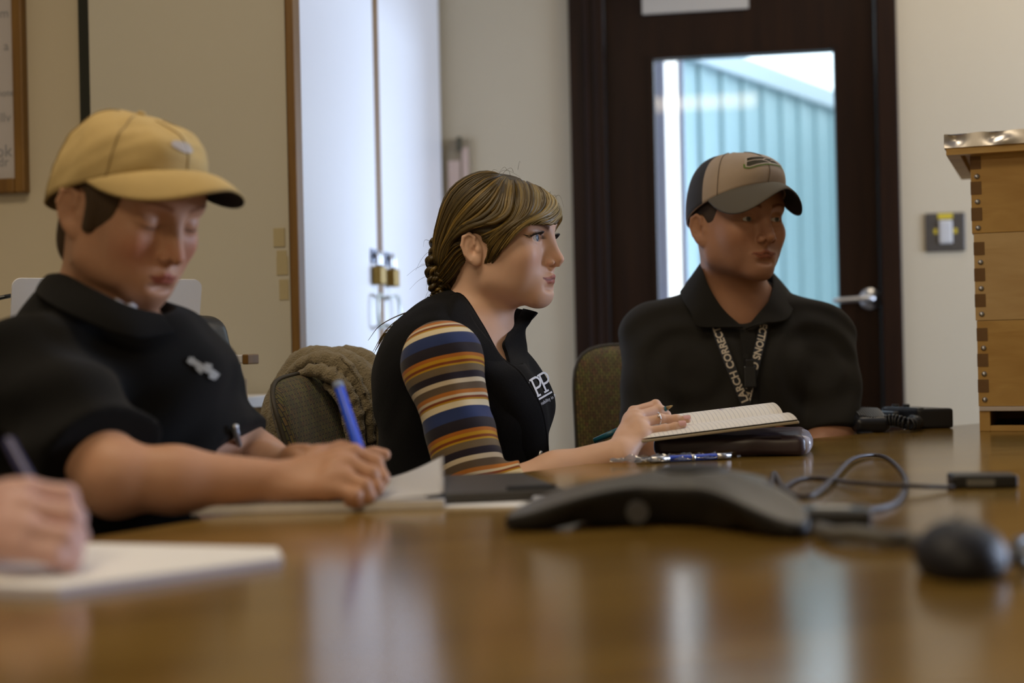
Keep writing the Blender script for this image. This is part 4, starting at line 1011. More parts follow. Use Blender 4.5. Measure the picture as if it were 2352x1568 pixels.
def build_cap(H, par, crown_mats, crown_fmat, brim_top, brim_bot, label, cz=.05, slope=.30, ax=.112, by=.090, top=.152, cx=-.006, front=.014, bl=.072, bw=70, arch=.028, drop=.012, wr=0.0, seam=None, bz=0.0, sq=2.3):
    n, m = 72, 24
    G = cap_crown(H, cz, slope, ax, by, top, cx, front, n, m, sq)
    if wr: 
        q = G.reshape(-1, 3); w_ = waves(q, 11, 70, wr)+waves(q, 12, 140, wr*.5)
        nn = q-np.array([0, 0, .04]); nn /= np.linalg.norm(nn, axis=1)[:, None]; q = q+nn*(w_*np.sin(np.repeat(np.linspace(0, 1, m+1), n)*math.pi)**.5)[:, None]; G = q.reshape(G.shape)
    V = H.pts(G.reshape(-1, 3)); F = grid_faces(m, n)
    fm = [crown_fmat(2*math.pi*((i % n)+.5)/n, i//n/m) for i in range(len(F))]
    # thickness: an inner copy
    inn = H.pts((G*np.array([.975, .97, 1])+np.array([0, 0, -.001])).reshape(-1, 3)); nv = len(V)
    F2 = [tuple(nv+x for x in f[::-1]) for f in F]; F3 = [(i, nv+i, nv+(i+1) % n, (i+1) % n) for i in range(n)]
    V = np.vstack([V, inn]); F = F+F2+F3; fm = fm+[0]*(len(F2)+len(F3))
    cp = mesh_obj('cap', V, F, None, par, True, mats=crown_mats, fmat=fm, label=label)
    # brim
    nu, nv_ = 40, 12; rows = []
    for j in range(nv_+1):
        v = j/nv_; r_ = []
        for i in range(nu+1):
            u = i/nu*2-1; a = u*math.radians(bw); x0 = cx+ax*1.0*math.cos(a); y0 = by*math.sin(a)
            L = bl*(1-abs(u)**2.6)**.75
            y = y0*(1+.06*v*(1-u*u)); x = x0+L*v+.0*v
            zr = cz+slope*x0+.001
            z = zr+(-drop*v*v-arch*v*(abs(y)/by)**1.6+.004*math.sin(v*math.pi)+bz*v)*(L/bl)
            r_.append((x, y, z))
        rows.append(r_)
    Gt = np.array(rows); Vt = H.pts(Gt.reshape(-1, 3)); Vb = H.pts((Gt+np.array([0, 0, -.0032])).reshape(-1, 3)); k_ = nu+1
    Ft = [(j*k_+i, (j+1)*k_+i, (j+1)*k_+i+1, j*k_+i+1) for j in range(nv_) for i in range(nu)]; nt_ = len(Vt)
    Fb = [tuple(nt_+x for x in f[::-1]) for f in Ft]
    Fe = [(nv_*k_+i, nt_+nv_*k_+i, nt_+nv_*k_+i+1, nv_*k_+i+1) for i in range(nu)]
    mesh_obj('brim', np.vstack([Vt, Vb]), Ft+Fb+Fe, None, cp, True, mats=[brim_top, brim_bot], fmat=[0]*len(Ft)+[1]*len(Fb)+[0]*len(Fe))
    # button and seams
    bt = MB(); tp_ = G[-1].mean(0); bt.lathe([(0, 0), (.006, 0), (.005, .003), (0, .004)], 14, basis(H.p(*tp_), H.R[:, 0], H.R[:, 1], H.R[:, 2])); bt.build('button', crown_mats[0], cp, smooth=True)
    if seam:
        for i in (0, 12, 24, 36, 48, 60):
            P = H.pts(G[:-1, i]*1.004); o = MB().tube(P, .0010, 6).build('seam', seam, cp, smooth=True)
    return cp, G
def collar(par, H, name, m, rf, rl, z0, h, fall, spread, gap, tip=.03, cx=0, fold=True, n=48, open_=0.0, thick=.002, tilt=0.0, lab=None):
    """turned-down collar in frame H: stand of height h, fall hanging out and down, open in front by gap degrees"""
    rows = []
    prof = [(0, 0), (0, h*.6), (.002, h), (.007, h+.002)]
    if fold: prof += [(.013, h-.004), (.013+spread*.5, h-fall*.5), (.013+spread, h-fall)]
    for i in range(n+1):
        a = math.radians(gap)+(2*math.pi-2*math.radians(gap))*i/n; r_ = []
        fr = max(0, math.cos(a))**3
        for j, (dr, dz) in enumerate(prof):
            ex_ = 0
            if fold and j >= 5: ex_ = fr*tip*(.5 if j == 5 else 1)
            R1 = rf+dr+open_*fr*dz*10*0; R2 = rl+dr
            x = cx+(R1+ex_*.35)*math.cos(a)+open_*fr*(dz/h if h else 0); y = R2*math.sin(a)+(ex_*.5)*math.copysign(1, math.sin(a))*0
            r_.append((x, y, z0+dz-ex_+tilt*(1-math.cos(a))*.5))
        rows.append(r_)
    G = np.array(rows); k_ = len(prof); V = H.pts(G.reshape(-1, 3))
    F = [(i*k_+j, (i+1)*k_+j, (i+1)*k_+j+1, i*k_+j+1) for i in range(n) for j in range(k_-1)]
    o = mesh_obj(name, V, F, m, par, True, label=lab)
    md = o.modifiers.new('thick', 'SOLIDIFY'); md.thickness = thick; md.offset = 0
    return o
def strip_on(sdf, PX, width, off, n=60, thick=.0012, pts=None):
    """flat ribbon lying on a surface along photo pixels; returns V, F and the sampled frames"""
    P = sdf.hit(PX, off, 1.0, 4.0) if pts is None else pts
    P = spline(P, n); P = sdf.push(P, off)
    e = .002; d0 = sdf.ev(P, disp=False); N = np.stack([sdf.ev(P+e*np.eye(3)[i], disp=False)-d0 for i in range(3)], -1); N /= np.linalg.norm(N, axis=1)[:, None]
    T = np.gradient(P, axis=0); T /= np.linalg.norm(T, axis=1)[:, None]; B = np.cross(N, T); B /= np.linalg.norm(B, axis=1)[:, None]
    V = []; F = []
    for i in range(n): V += [P[i]-B[i]*width/2, P[i]+B[i]*width/2, P[i]+B[i]*width/2+N[i]*thick, P[i]-B[i]*width/2+N[i]*thick]
    for i in range(n-1):
        for a, b in ((0, 1), (1, 2), (2, 3), (3, 0)): F.append((i*4+a, i*4+b, (i+1)*4+b, (i+1)*4+a))
    F += [(0, 3, 2, 1), ((n-1)*4, (n-1)*4+1, (n-1)*4+2, (n-1)*4+3)]
    return np.array(V), F, (P, T, B, N)
def text_along(body, size, frames, start, flip=1, lift=.0018, bold=0.0, voff=-.35, spacing=1.0):
    P, T, B, N = frames; L = np.concatenate([[0], np.cumsum(np.linalg.norm(np.diff(P, axis=0), axis=1))])
    V, F = text_mesh(body, size, spacing, bold); s = np.clip(start+V[:, 0]*flip, 0, L[-1]); out = []
    f = lambda A, x: np.array([np.interp(x, L, A[:, i]) for i in range(3)]).T
    Q = f(P, s)+f(B, s)*((V[:, 1]+voff*size)*flip)[:, None]*1.0+f(N, s)*lift
    return Q, F, V[:, 0].max()
def office_chair(name, label, seat_c, yaw_vec, back_base, back_top, bw, m_fab, m_edge, seat_z=.46, group=None, curve=.05, th=.05):
    """seat on a five-star base, curved upholstered back given by its bottom and top centre points"""
    t = thing(name, np.array([seat_c[0], seat_c[1], 0]), label, 'chair', group); f = nrm(np.array([yaw_vec[0], yaw_vec[1], 0])); r = np.array([f[1], -f[0], 0])
    M = basis(np.array([seat_c[0], seat_c[1], 0]), f, -r, (0, 0, 1))
    MB().box((-.24, -.25, seat_z-.07), (.25, .25, seat_z), .03, M, seg=4).build('seat', m_fab, t, smooth=True)
    MB().lathe([(0, .10), (.028, .10), (.025, seat_z-.07), (0, seat_z-.07)], 18, M).build('gas_column', M_black, t, smooth=True)
    for i in range(5):
        a = 2*math.pi*i/5; e = np.array([math.cos(a), math.sin(a), 0]); c = np.array([seat_c[0], seat_c[1], 0])
        l = MB().tube([c+UPV*.10, c+e*.29+UPV*.075], [.026, .016], 8).build('base_leg', M_black, t, smooth=True)
        q = c+e*.29; MB().lathe([(0, -.012), (.028, -.012), (.028, .012), (0, .012)], 16, basis(q+UPV*.029, e, UPV, np.cross(e, UPV))).build('caster', M_black, l, smooth=True)
    b0, b1 = np.asarray(back_base), np.asarray(back_top); up = b1-b0; H_ = np.linalg.norm(up); up /= H_; side = nrm(np.cross(f, up)); nn = np.cross(up, side)*-1
    if nn.dot(f) < 0: nn = -nn
    nu, nv = 36, 36
    V = []; uv = []
    for lay in (0, 1):
        for j in range(nv+1):
            for i in range(nu+1):
                u = i/nu*2-1; v = j/nv*2-1; k = 5.5
                R_ = (abs(u)**k+abs(v)**k)**(1/k) if (u or v) else 0; mx_ = max(abs(u), abs(v)); sc = mx_/R_ if R_ > 0 else 1
                uu, vv = u*sc, v*sc; ed = 1-(max(abs(uu), abs(vv)) if False else min(1, R_*sc if sc < 1 else mx_))
                thk = th/2*(1-mx_**6)**.5; z = curve*(uu**2)+(thk if lay == 0 else -thk)+.012*math.cos(vv*1.6)
                V.append(b0+up*(H_*(vv+1)/2)+side*(uu*bw/2)+nn*z); uv.append((uu*bw/2, H_*(vv+1)/2))
    k_ = nu+1; n0_ = k_*(nv+1); F = [(j*k_+i, j*k_+i+1, (j+1)*k_+i+1, (j+1)*k_+i) for j in range(nv) for i in range(nu)]
    F += [tuple(n0_+x for x in q[::-1]) for q in F]
    o = mesh_obj('backrest', V, F, m_fab, t, True)
    ul = o.data.uv_layers.new(name='uv'); 
    for l in o.data.loops: ul.data[l.index].uv = uv[l.vertex_index]
    ring = []
    for a in np.linspace(0, 2*math.pi, 80, endpoint=False):
        c_, s_ = math.cos(a), math.sin(a); k = 5.5; q = (abs(c_)**k+abs(s_)**k)**(-1/k); uu, vv = c_*q, s_*q
        ring.append(b0+up*(H_*(vv+1)/2)+side*(uu*bw/2)+nn*(curve*uu*uu+.012*math.cos(vv*1.6)))
    ring.append(ring[0]); MB().tube(ring, .0042, 8, cap=False).build('piping', m_edge, o, smooth=True)
    MB().tube(spline([np.array([seat_c[0], seat_c[1], seat_z-.06])-f*.15, np.array([seat_c[0], seat_c[1], seat_z-.05])-f*.27, b0-nn*.03+up*.05, b0-nn*.03+up*.16], 16), .018, 8).build('back_bracket', M_black, t, smooth=True)
    return t
def legs(par, name, m, hipL, hipR, fwd, seat_z=.46, spread=.06, shoe=None, sh=.42, th=.42):
    f = nrm(np.array([fwd[0], fwd[1], 0])); l = np.array([-f[1], f[0], 0]); s = SDF(); c = (hipL+hipR)/2
    s.ell(c, (.12, .17, .11), 0, np.column_stack([f, l, UPV]))
    ft = []
    for sg_, h in ((1, hipL), (-1, hipR)):
        k = h+f*th+l*sg_*spread+UPV*.0; a = np.array([k[0], k[1], 0])+f*.02+UPV*.09
        s.cone(h, k, .085, .062, .03); s.cone(k, a, .062, .045, .02); ft.append(a)
    sdf_obj(name, s, .011, m, par, 1)
    for a in ft:
        s = SDF(); s.cone(a*[1, 1, 0]+UPV*.045-f*.03, a*[1, 1, 0]+UPV*.035+f*.14, .042, .033, .02); s.cone(a, a*[1, 1, 0]+UPV*.05, .04, .042, .02); s.cut((0, 0, .001), (0, 0, -1), 0)
        sdf_obj('shoe', s, .007, shoe or M_black, par, 1)
M_weave = weave('olive_weave', ((.16, .12, .022), (.07, .065, .018)), .0065, .016)
M_weave2 = weave('olive_weave_small', ((.22, .165, .045), (.13, .10, .028)), .0060, .014, gap=(.03, .022, .008))
M_pipe = mat('chair_piping', (.045, .035, .02), .6)
M_trouser = mat('dark_trousers', (.02, .02, .025), .9)
# ------------------------------------------------------------------ the woman in the striped sleeves (in focus)
WH = Frame(U(1147, 575, 2.46), 25, 0, 0, 1.02); WB = Frame(U(1060, 900, 2.46), 27)
wseat = U(1010, 1500, 2.52); woman = thing('person', np.array([wseat[0], wseat[1], 0]), 'woman with braided brown hair, black vest and striped sleeves looking to the right', 'person')
sk_w = skin_mat('skin_woman', (.70, .44, .31))
Wnb = U(1098, 765, 2.475); Rs = U(1014, 826, 2.315); Re = U(1100, 1150, 2.25); Rw = U(1424, 1040, 2.25); Ls = U(1105, 826, 2.62); Le = U(1170, 1120, 2.66); Lw = U(1265, 1190, 2.52)
B = SDF()
head(B, WH, eye=.0068, jaw=.86, nose=.80, chin=.90, lips=1.08, cheek=.98, brow=.75, neck=Wnb, neck_r=.045, neck_r2=.052, nose_up=.001, ear_out=17, ck=.93, cr=.945, ear_z=-.002, ear_s=.87)
def torsoW(s, g=0.0):
    f = WB.R
    s.ell(U(1045, 885, 2.46), np.array([.105, .155, .145])+g, .05, f); s.ell(U(1068, 1015, 2.46), np.array([.124, .150, .18])+g, .06, f)
    s.ell(U(1010, 868, 2.475), np.array([.074, .132, .110])+g, .05, f)
    s.cone(U(1080, 770, 2.475), U(1012, 800, 2.345), .050+g, .044+g, .05); s.cone(U(1080, 770, 2.475), U(1100, 800, 2.60), .050+g, .044+g, .05)
    s.ell(U(1160, 940, 2.40), np.array([.055, .062, .065])+g, .05, f); s.ell(U(1195, 925, 2.515), np.array([.055, .062, .065])+g, .05, f)
torsoW(B, -.010)
B.cone(Rs, Re, .040, .036, .03); B.cone(Re, Re*.45+Rw*.55, .037, .034, .02); B.cone(Re*.45+Rw*.55, Rw, .034, .0235, .02)
B.cone(Ls, Le, .040, .036, .03); B.cone(Le, Lw, .036, .025, .02)
wk = [U(1455, 945, 2.335), U(1466, 955, 2.315), U(1477, 970, 2.292), U(1487, 990, 2.275)]
hand(B, Rw, wk,
     [[U(1506, 929, 2.352), U(1523, 944, 2.362), U(1530, 958, 2.358)], [U(1513, 940, 2.336), U(1530, 953, 2.342), U(1536, 966, 2.336)],
      [U(1517, 961, 2.302), U(1553, 962, 2.306), U(1580, 964, 2.306)], [U(1526, 984, 2.278), U(1550, 979, 2.280), U(1571, 975, 2.281)]],
     [U(1447, 985, 2.335), U(1476, 978, 2.362), U(1503, 966, 2.378), U(1522, 953, 2.380)], rp=.0125, fr=.86)
hand(B, Lw, [Lw+LD(.08, -.03, -.01), Lw+LD(.085, -.01, -.005), Lw+LD(.083, .01, -.005), Lw+LD(.075, .028, -.01)],
     [[Lw+LD(.12, -.035, -.02), Lw+LD(.14, -.035, -.03)], [Lw+LD(.13, -.01, -.02), Lw+LD(.15, -.01, -.03)], [Lw+LD(.125, .012, -.02), Lw+LD(.145, .012, -.03)], [Lw+LD(.11, .03, -.02), Lw+LD(.125, .03, -.03)]],
     [Lw+LD(.03, -.04, -.01), Lw+LD(.06, -.055, -.02), Lw+LD(.08, -.06, -.025)], rp=.0125, fr=.86)
WBODY = B
ft = face_tint(WH, lip=(.62, .34, .36), brow=(.16, .10, .06), browt=.0052, browz=.0315, cheek=.25, lash=True)
sdf_obj('body', B, .0018, sk_w, woman, 1, colf=ft)
eyeball(WH, woman, (1, -.04, .02), (.10, .14, .19))
# lashes
for s_ in (-1, 1):
    lm_ = MB()
    for i in range(13):
        u = i/16+.19*(s_ > 0)*0; y = .0325*s_+(.5-u)*.0275*s_; zz = .0150+.0066*math.sqrt(max(0, 1-((u-.5)/.53)**2)); x = .0752+.0146*math.sqrt(max(.05, 1-((y-.0325*s_)/.0152)**2))
        a = np.array([x, y, zz]); o_ = np.array([.006, (y-.0325*s_)*.45, .0035])
        lm_.tube(WH.pts(np.array([a, a+o_*.6, a+o_+[0, 0, .0015]])), [.0008, .0006, .0002], 4)
    lidp = [WH.p(.0755+.0140*math.sqrt(max(.04, 1-(t/.0158)**2)), .0325*s_+t, .0152+.0066*math.sqrt(max(0, 1-(t/.0154)**2))) for t in np.linspace(-.0150, .0150, 17)]
    lidp += [] ; lm_.tube(lidp, .0013, 6)
    w_ = [WH.p(.0800, (.0325+.0122)*s_, .0180), WH.p(.0770, (.0325+.0155)*s_, .0172), WH.p(.0745, (.0325+.0190)*s_, .0180), WH.p(.0705, (.0325+.0230)*s_, .0200)]; lm_.tube(w_, [.0013, .0014, .0010, .0003], 6)
    lm_.build('eyelashes', M_black, woman, smooth=True)
# striped sleeves
stops = [(.022, (.020, .035, .115)), (.019, (.016, .012, .018)), (.006, (.42, .13, .015)), (.006, (.52, .27, .012)), (.005, (.22, .05, .010)), (.003, (.50, .28, .015)), (.012, (.17, .12, .065)), (.012, (.018, .012, .020)), (.008, (.66, .55, .38)),
         (.012, (.13, .09, .055)), (.007, (.48, .17, .03)), (.005, (.62, .52, .36)), (.004, (.22, .05, .012)), (.003, (.45, .24, .015)), (.011, (.70, .60, .40))]
M_stripe = ramp_attr('striped_knit', stops)
def sleeve(name, a, b, c, r, cutpt, cutn, seed):
    s = SDF(); s.ell(a+(b-a)*.03, (r[0]*1.02,)*3, .0); s.cone(a, a*.4+b*.6, r[0], r[1], .02); s.cone(a*.4+b*.6, b, r[1], r[2], .02); s.cone(b, c, r[2], r[2]*.86, .015)
    s.cut(cutpt, cutn, .002)
    ax = nrm(b-a)
    s.disp = lambda P: waves(P, seed, 45, .0022)+.0016*np.sin(((P-a) @ ax)*95+waves(P, seed+1, 30, 1.2))*np.clip(((P-a) @ ax)/.15, 0, 1); s.dmax = .005
    L = np.linalg.norm(b-a); fa = nrm(c-b)
    def colf(V):
        t = (V-a) @ ax; t2 = (V-b) @ fa; u = np.where(t < L*.93, t, np.maximum(t, L*.93+0*t2)); 
        q = np.zeros((len(V), 3)); q[:, 0] = (u+.0265+waves(V, 77, 30, .0012))/.125+10; return q
    return sdf_obj(name, s, .0028, M_stripe, woman, 1, colf=colf)
sleeve('sleeve', Rs, Re, Re*.62+Rw*.38, (.062, .054, .047), Re*.66+Rw*.34, Rw-Re, 21)
sleeve('sleeve', Ls, Le, Le*.62+Lw*.38, (.060, .053, .047), Le*.66+Lw*.34, Lw-Le, 22)
# vest
M_vest = mat('black_fleece_vest', (.0055, .0055, .0065), .95, bump=.5, bscale=700, sheen=.05, spec=.1)
VS = SDF(); torsoW(VS, .006); VS.ell(U(1060, 1110, 2.47), (.135, .165, .10), .05, WB.R)
VS.cone(U(1163, 850, 2.39), U(1140, 745, 2.44), .012, .074, .004, 's'); VS.cone(U(1140, 745, 2.45), U(1150, 640, 2.45), .06, .07, .004, 's')
VS.disp = lambda P: waves(P, 31, 28, .0035)+waves(P, 32, 60, .0014); VS.dmax = .008
sdf_obj('vest', VS, .004, M_vest, woman, 1)
def sheet(name, rowsA, rowsB, m, par, n=40, k=8, bulge=0.0, thick=.006, mid=None, lab=None):
    A = spline(rowsA, n); Bq = spline(rowsB, n); V = []
    for i in range(n):
        for j in range(k+1):
            t = j/k; q = A[i]*(1-t)+Bq[i]*t; V.append(q-LOOK*bulge*math.sin(t*math.pi))
    F = [(i*(k+1)+j, i*(k+1)+j+1, (i+1)*(k+1)+j+1, (i+1)*(k+1)+j) for i in range(n-1) for j in range(k)]
    o = mesh_obj(name, np.array(V), F, m, par, True, label=lab); md = o.modifiers.new('thick', 'SOLIDIFY'); md.thickness = thick; md.offset = 0
    b = o.modifiers.new('round', 'BEVEL'); b.width = .0015; b.segments = 2; b.limit_method = 'ANGLE'
    return o
inner = VS.hit([(1000, 745), (1035, 775), (1066, 822), (1092, 880), (1140, 930), (1175, 1000), (1195, 1060)], -.004)
edgep = [U(1018, 690, 2.445), U(1058, 678, 2.405), U(1105, 745, 2.388), U(1147, 818, 2.378), *VS.hit([(1190, 852), (1213, 884), (1242, 938), (1254, 1004), (1258, 1060)], .010)]
sheet('collar', edgep, inner, M_vest, woman, 44, 10, .012, .005, lab='near half of the zipped collar and front')
sheet('collar', [U(1203, 711, 2.50), U(1180, 747, 2.470), *WBODY.hit([(1157, 785), (1163, 812), (1171, 842)], .006)], [U(1234, 717, 2.475), U(1219, 738, 2.478), *WBODY.hit([(1204, 757), (1208, 800), (1216, 862)], .008)], M_vest, woman, 24, 8, 0, .006, lab='far half of the collar standing open')
sheet('collar', [U(1018, 690, 2.445), U(1000, 692, 2.49), U(1015, 690, 2.54), U(1075, 690, 2.575), U(1150, 700, 2.56), U(1203, 711, 2.50)], [U(1000, 745, 2.40), U(965, 755, 2.49), U(985, 765, 2.58), U(1065, 775, 2.62), U(1140, 785, 2.60), U(1180, 790, 2.50)], M_vest, woman, 40, 8, 0, .006, lab='back of the collar')
MB().tube(spline(np.array(edgep), 60), .0034, 8).build('collar_edge', M_vest, woman, smooth=True)
zp = MB().tube(spline([U(1158, 786, 2.452), U(1170, 836, 2.412), U(1196, 870, 2.40), U(1240, 950, 2.385)], 24), .0016, 6)
zp.build('zip', mat('zip_blue_black', (.02, .03, .05), .35), woman, smooth=True)
MB().tube([U(1243, 1035, 2.345), U(1236, 1052, 2.345)], .0028, 8).build('zip_pull', M_steel, woman, smooth=True)
# embroidered letters on the far chest
def stroke(pts, wd): 
    P = np.array(pts, float); T = np.gradient(P, axis=0); T /= np.linalg.norm(T, axis=1)[:, None]+1e-9; N = np.column_stack([-T[:, 1], T[:, 0]]); return np.vstack([P+N*wd/2, P-N*wd/2]), [(i, i+1, len(P)+i+1, len(P)+i) for i in range(len(P)-1)]
arc = lambda cx, cy, rx, ry, a0, a1, n=14: [(cx+rx*math.cos(math.radians(a)), cy+ry*math.sin(math.radians(a))) for a in np.linspace(a0, a1, n)]
ln = lambda a, b, n=8: [(a[0]+(b[0]-a[0])*t, a[1]+(b[1]-a[1])*t) for t in np.linspace(0, 1, n)]
def glyphP(x): return [stroke(ln((x, 0), (x, 1)), .13), stroke(ln((x-.16, 1), (x+.22, 1)), .10), stroke(ln((x-.18, 0.02), (x+.20, 0.02)), .10), stroke(ln((x, 1), (x+.28, 1))+arc(x+.28, .72, .27, .28, 90, -90)+ln((x+.28, .44), (x, .44)), .12)]
gl = glyphP(.75)+glyphP(1.42)+[stroke(arc(.28, .74, .25, .25, 30, 265)+arc(.28, .26, .26, .26, 85, -150), .12), stroke(ln((-.1, -.16), (1.78, -.16), 30), .10)]
em = MB(); ex2 = np.array([27.0, -15.5]); ey2 = np.array([-17.0, -38.0]); o2 = np.array([1217.0, 921.0])
def on_vest(A, lift):
    px = o2+np.outer(A[:, 0], ex2)+np.outer(A[:, 1], ey2); P = VS.hit([tuple(q) for q in px], lift, 1.5, 3.2, True); return P
for V, F in gl: em.add(on_vest(V, .0018), F)
V, F = text_mesh('inability in P', .27); V[:, 0] += .62; V[:, 1] -= .52
em.add(on_vest(V[:, :2], .0020), F)
em.build('embroidery', mat('white_thread', (.70, .70, .74), .6), woman, label='white embroidered letters on the chest')
# ring and nails
rg = U(1513, 961, 2.301); rd = nrm(U(1553, 962, 2.306)-U(1478, 968, 2.292)); a_ = nrm(np.cross(rd, UPV)); b_ = np.cross(a_, rd)
MB().tube([rg+.0092*(a_*math.cos(t)+b_*math.sin(t)) for t in np.linspace(0, 2*math.pi, 30)], .0013, 8, cap=False).lathe([(0, 0), (.003, .001), (.0026, .0028), (0, .0034)], 12, basis(rg-LOOK*.0085+UPV*.003, a_, rd, np.cross(a_, rd))).build('finger_ring', mat('silver', (.8, .8, .82), .15, 1.0), woman, smooth=True)
nm_ = MB(); nails(nm_, [(U(1577, 961, 2.306)-LOOK*.0035+UPV*.0044, rd, UPV*.8-LOOK*.6), (U(1567, 974, 2.281)-LOOK*.004+UPV*.0034, rd, UPV*.65-LOOK*.75)])
nm_.build('fingernails', mat('nail_pink', (.66, .36, .32), .25), woman, smooth=True)
pen('pen', U(1366, 1012, 2.400), U(1545, 931, 2.328), .0042, mat('teal_pen', (.018, .12, .17), .3), 'teal pen held between the woman\'s fingers', ((.0, .30, 1.18, mat('teal_cap', (.015, .10, .15), .35), 'cap'),), mat('pen_point', (.45, .34, .16), .35, .7))
legs(woman, 'trousers', M_trouser, np.array([*(wseat[:2]), .55])+WB.R[:, 1]*.09, np.array([*(wseat[:2]), .55])-WB.R[:, 1]*.09, WB.R[:, 0])

# hair ---------------------------------------------------------------
M_hair = mat('brown_hair', (.092, .060, .014), .42, attr=True, spec=.45)
HB = SDF(); HB.ell(WH.p(-.008, 0, .043), np.array([.1020, .0800, .0865])*1.02, 0, WH.R)
HB.ell(WH.p(-.075, 0, -.01), np.array([.040, .060, .060]), .03, WH.R)
HB.ell(WH.p(.098, 0, -.012), np.array([.060, .085, .088]), .006, WH.R, 's')
for s_ in (-1, 1):
    HB.ell(WH.p(-.010, .084*s_, -.010), np.array([.026, .022, .040]), .006, WH.R, 's'); HB.ell(WH.p(.030, .084*s_, -.062), np.array([.050, .040, .065]), .006, WH.R, 's')
HB.ell(WH.p(.01, 0, -.10), np.array([.085, .09, .062]), .006, WH.R, 's')
HB.disp = lambda P: .0012*np.sin(WH.inv(P)[:, 2]*420+3*np.sin(WH.inv(P)[:, 0]*30)+2*np.sin(WH.inv(P)[:, 1]*40)); HB.dmax = .002
hair = sdf_obj('hair', HB, .003, M_hair, woman, 1, colf=lambda V: np.full((len(V), 3), .55))
HS = SDF(); HS.ell(WH.p(-.008, 0, .043), np.array([.1015, .0795, .0862])*1.02, 0, WH.R); HS.ell(WH.p(.060, 0, .030), np.array([.040, .062, .060]), .03, WH.R); HS.ell(WH.p(.034, 0, -.012), np.array([.053, .063, .080]), .03, WH.R)
for s_ in (-1, 1): HS.ell(WH.p(-.010, .072*s_, 0), np.array([.02, .012, .03]), .01, WH.R)
HS.ell(WH.p(-.075, 0, -.01), np.array([.039, .059, .060]), .03, WH.R)
back = [[(1150, 396), (1100, 396), (1050, 418), (1013, 480), (998, 545), (1000, 600)],
        [(1154, 398), (1112, 408), (1062, 440), (1024, 500), (1006, 560), (1006, 610)],
        [(1158, 400), (1122, 426), (1075, 468), (1035, 525), (1012, 575), (1010, 615)],
        [(1162, 402), (1135, 448), (1095, 490), (1050, 525), (1022, 570), (1012, 612)],
        [(1165, 405), (1148, 470), (1118, 502), (1072, 519), (1034, 554), (1016, 605)],
        [(1168, 408), (1158, 480), (1135, 506), (1085, 522), (1046, 548), (1022, 600)]]
bangA = [[(1166, 408), (1160, 464), (1150, 492), (1115, 510), (1075, 518), (1035, 546)],
        [(1180, 410), (1182, 460), (1172, 492), (1142, 511), (1112, 518), (1072, 521)]]
bang = [[(1182, 410), (1190, 460), (1180, 496), (1160, 516), (1138, 534), (1116, 552)],
        [(1200, 412), (1208, 462), (1194, 500), (1166, 522), (1142, 542), (1120, 568)],
        [(1222, 416), (1236, 462), (1222, 492), (1192, 512), (1160, 540), (1124, 596)],
        [(1243, 422), (1260, 462), (1246, 488), (1216, 503), (1184, 530), (1146, 584)],
        [(1262, 430), (1280, 464), (1272, 486), (1250, 499), (1222, 505), (1198, 520)],
        [(1274, 440), (1286, 472), (1284, 494), (1277, 508), (1268, 515), (1260, 514)]]
def locks(guides, N, rnd, off0, off1, r0, cols, mirror=False, seg=16, jit=3.0, flat=.55, lo=0.0):
    G = [HS.hit(g, .004, 1.6, 3.2) for g in guides]; V = []; F = []; C = []; n0 = 0
    for k in range(N):
        t = rnd.random()*(len(G)-1); i = min(int(t), len(G)-2); u = t-i
        P = G[i]*(1-u)+G[i+1]*u; P = P+rnd.normal(size=P.shape)*jit*.00035
        P = spline(P, seg); P = HS.push(P, off0+(off1-off0)*rnd.random(), 3)
        P[:3] += nrm(WH.o-P[0])*np.array([.006, .003, .001])[:, None]
        if mirror: q = WH.inv(P); q[:, 1] *= -1; P = WH.pts(q)
        s = np.linspace(0, 1, seg); R = r0*(.6+.8*rnd.random())*np.clip(np.minimum(1, .35+s*4)*np.minimum(1, .12+(1-s)*3), .08, 1)
        v, f = tube(P, R, 6, flat); V.append(v); F += [[x+n0 for x in q] for q in f]; n0 += len(v)
        c = cols(u+i, rnd); C.append(np.repeat(np.array(c)[None], len(v), 0)*np.repeat(.8+.4*rnd.random((seg, 1)), 6, 0))
    return np.vstack(V), F, np.vstack(C)
rr = np.random.default_rng(5)
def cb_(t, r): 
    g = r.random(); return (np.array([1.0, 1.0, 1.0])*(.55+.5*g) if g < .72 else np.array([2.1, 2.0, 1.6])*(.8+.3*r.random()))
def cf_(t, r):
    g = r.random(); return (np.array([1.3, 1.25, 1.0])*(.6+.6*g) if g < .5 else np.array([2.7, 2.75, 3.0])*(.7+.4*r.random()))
for nm, gd, N, a, b, r0, cf, mi in (('hair_swept_back', back, 210, .002, .008, .0030, cb_, False), ('hair_swept_back', back, 110, .002, .007, .0032, cb_, True), ('hair_fringe', bangA, 60, .003, .008, .0026, cf_, False), ('hair_fringe', bang, 200, .003, .009, .0026, cf_, False), ('hair_side_lock', [[(1176, 414), (1184, 460), (1174, 496), (1152, 518), (1128, 530), (1104, 536)], [(1182, 412), (1188, 462), (1178, 500), (1158, 526), (1134, 545), (1112, 556)]], 40, .000, .004, .0024, cb_, False), ('hair_fringe', bangA+bang[:4], 90, .002, .007, .0030, cf_, True)):
    V, F, C = locks(gd, N, rr, a, b, r0, cf, mi); mesh_obj(nm, V, F, M_hair, hair, True, col=C)
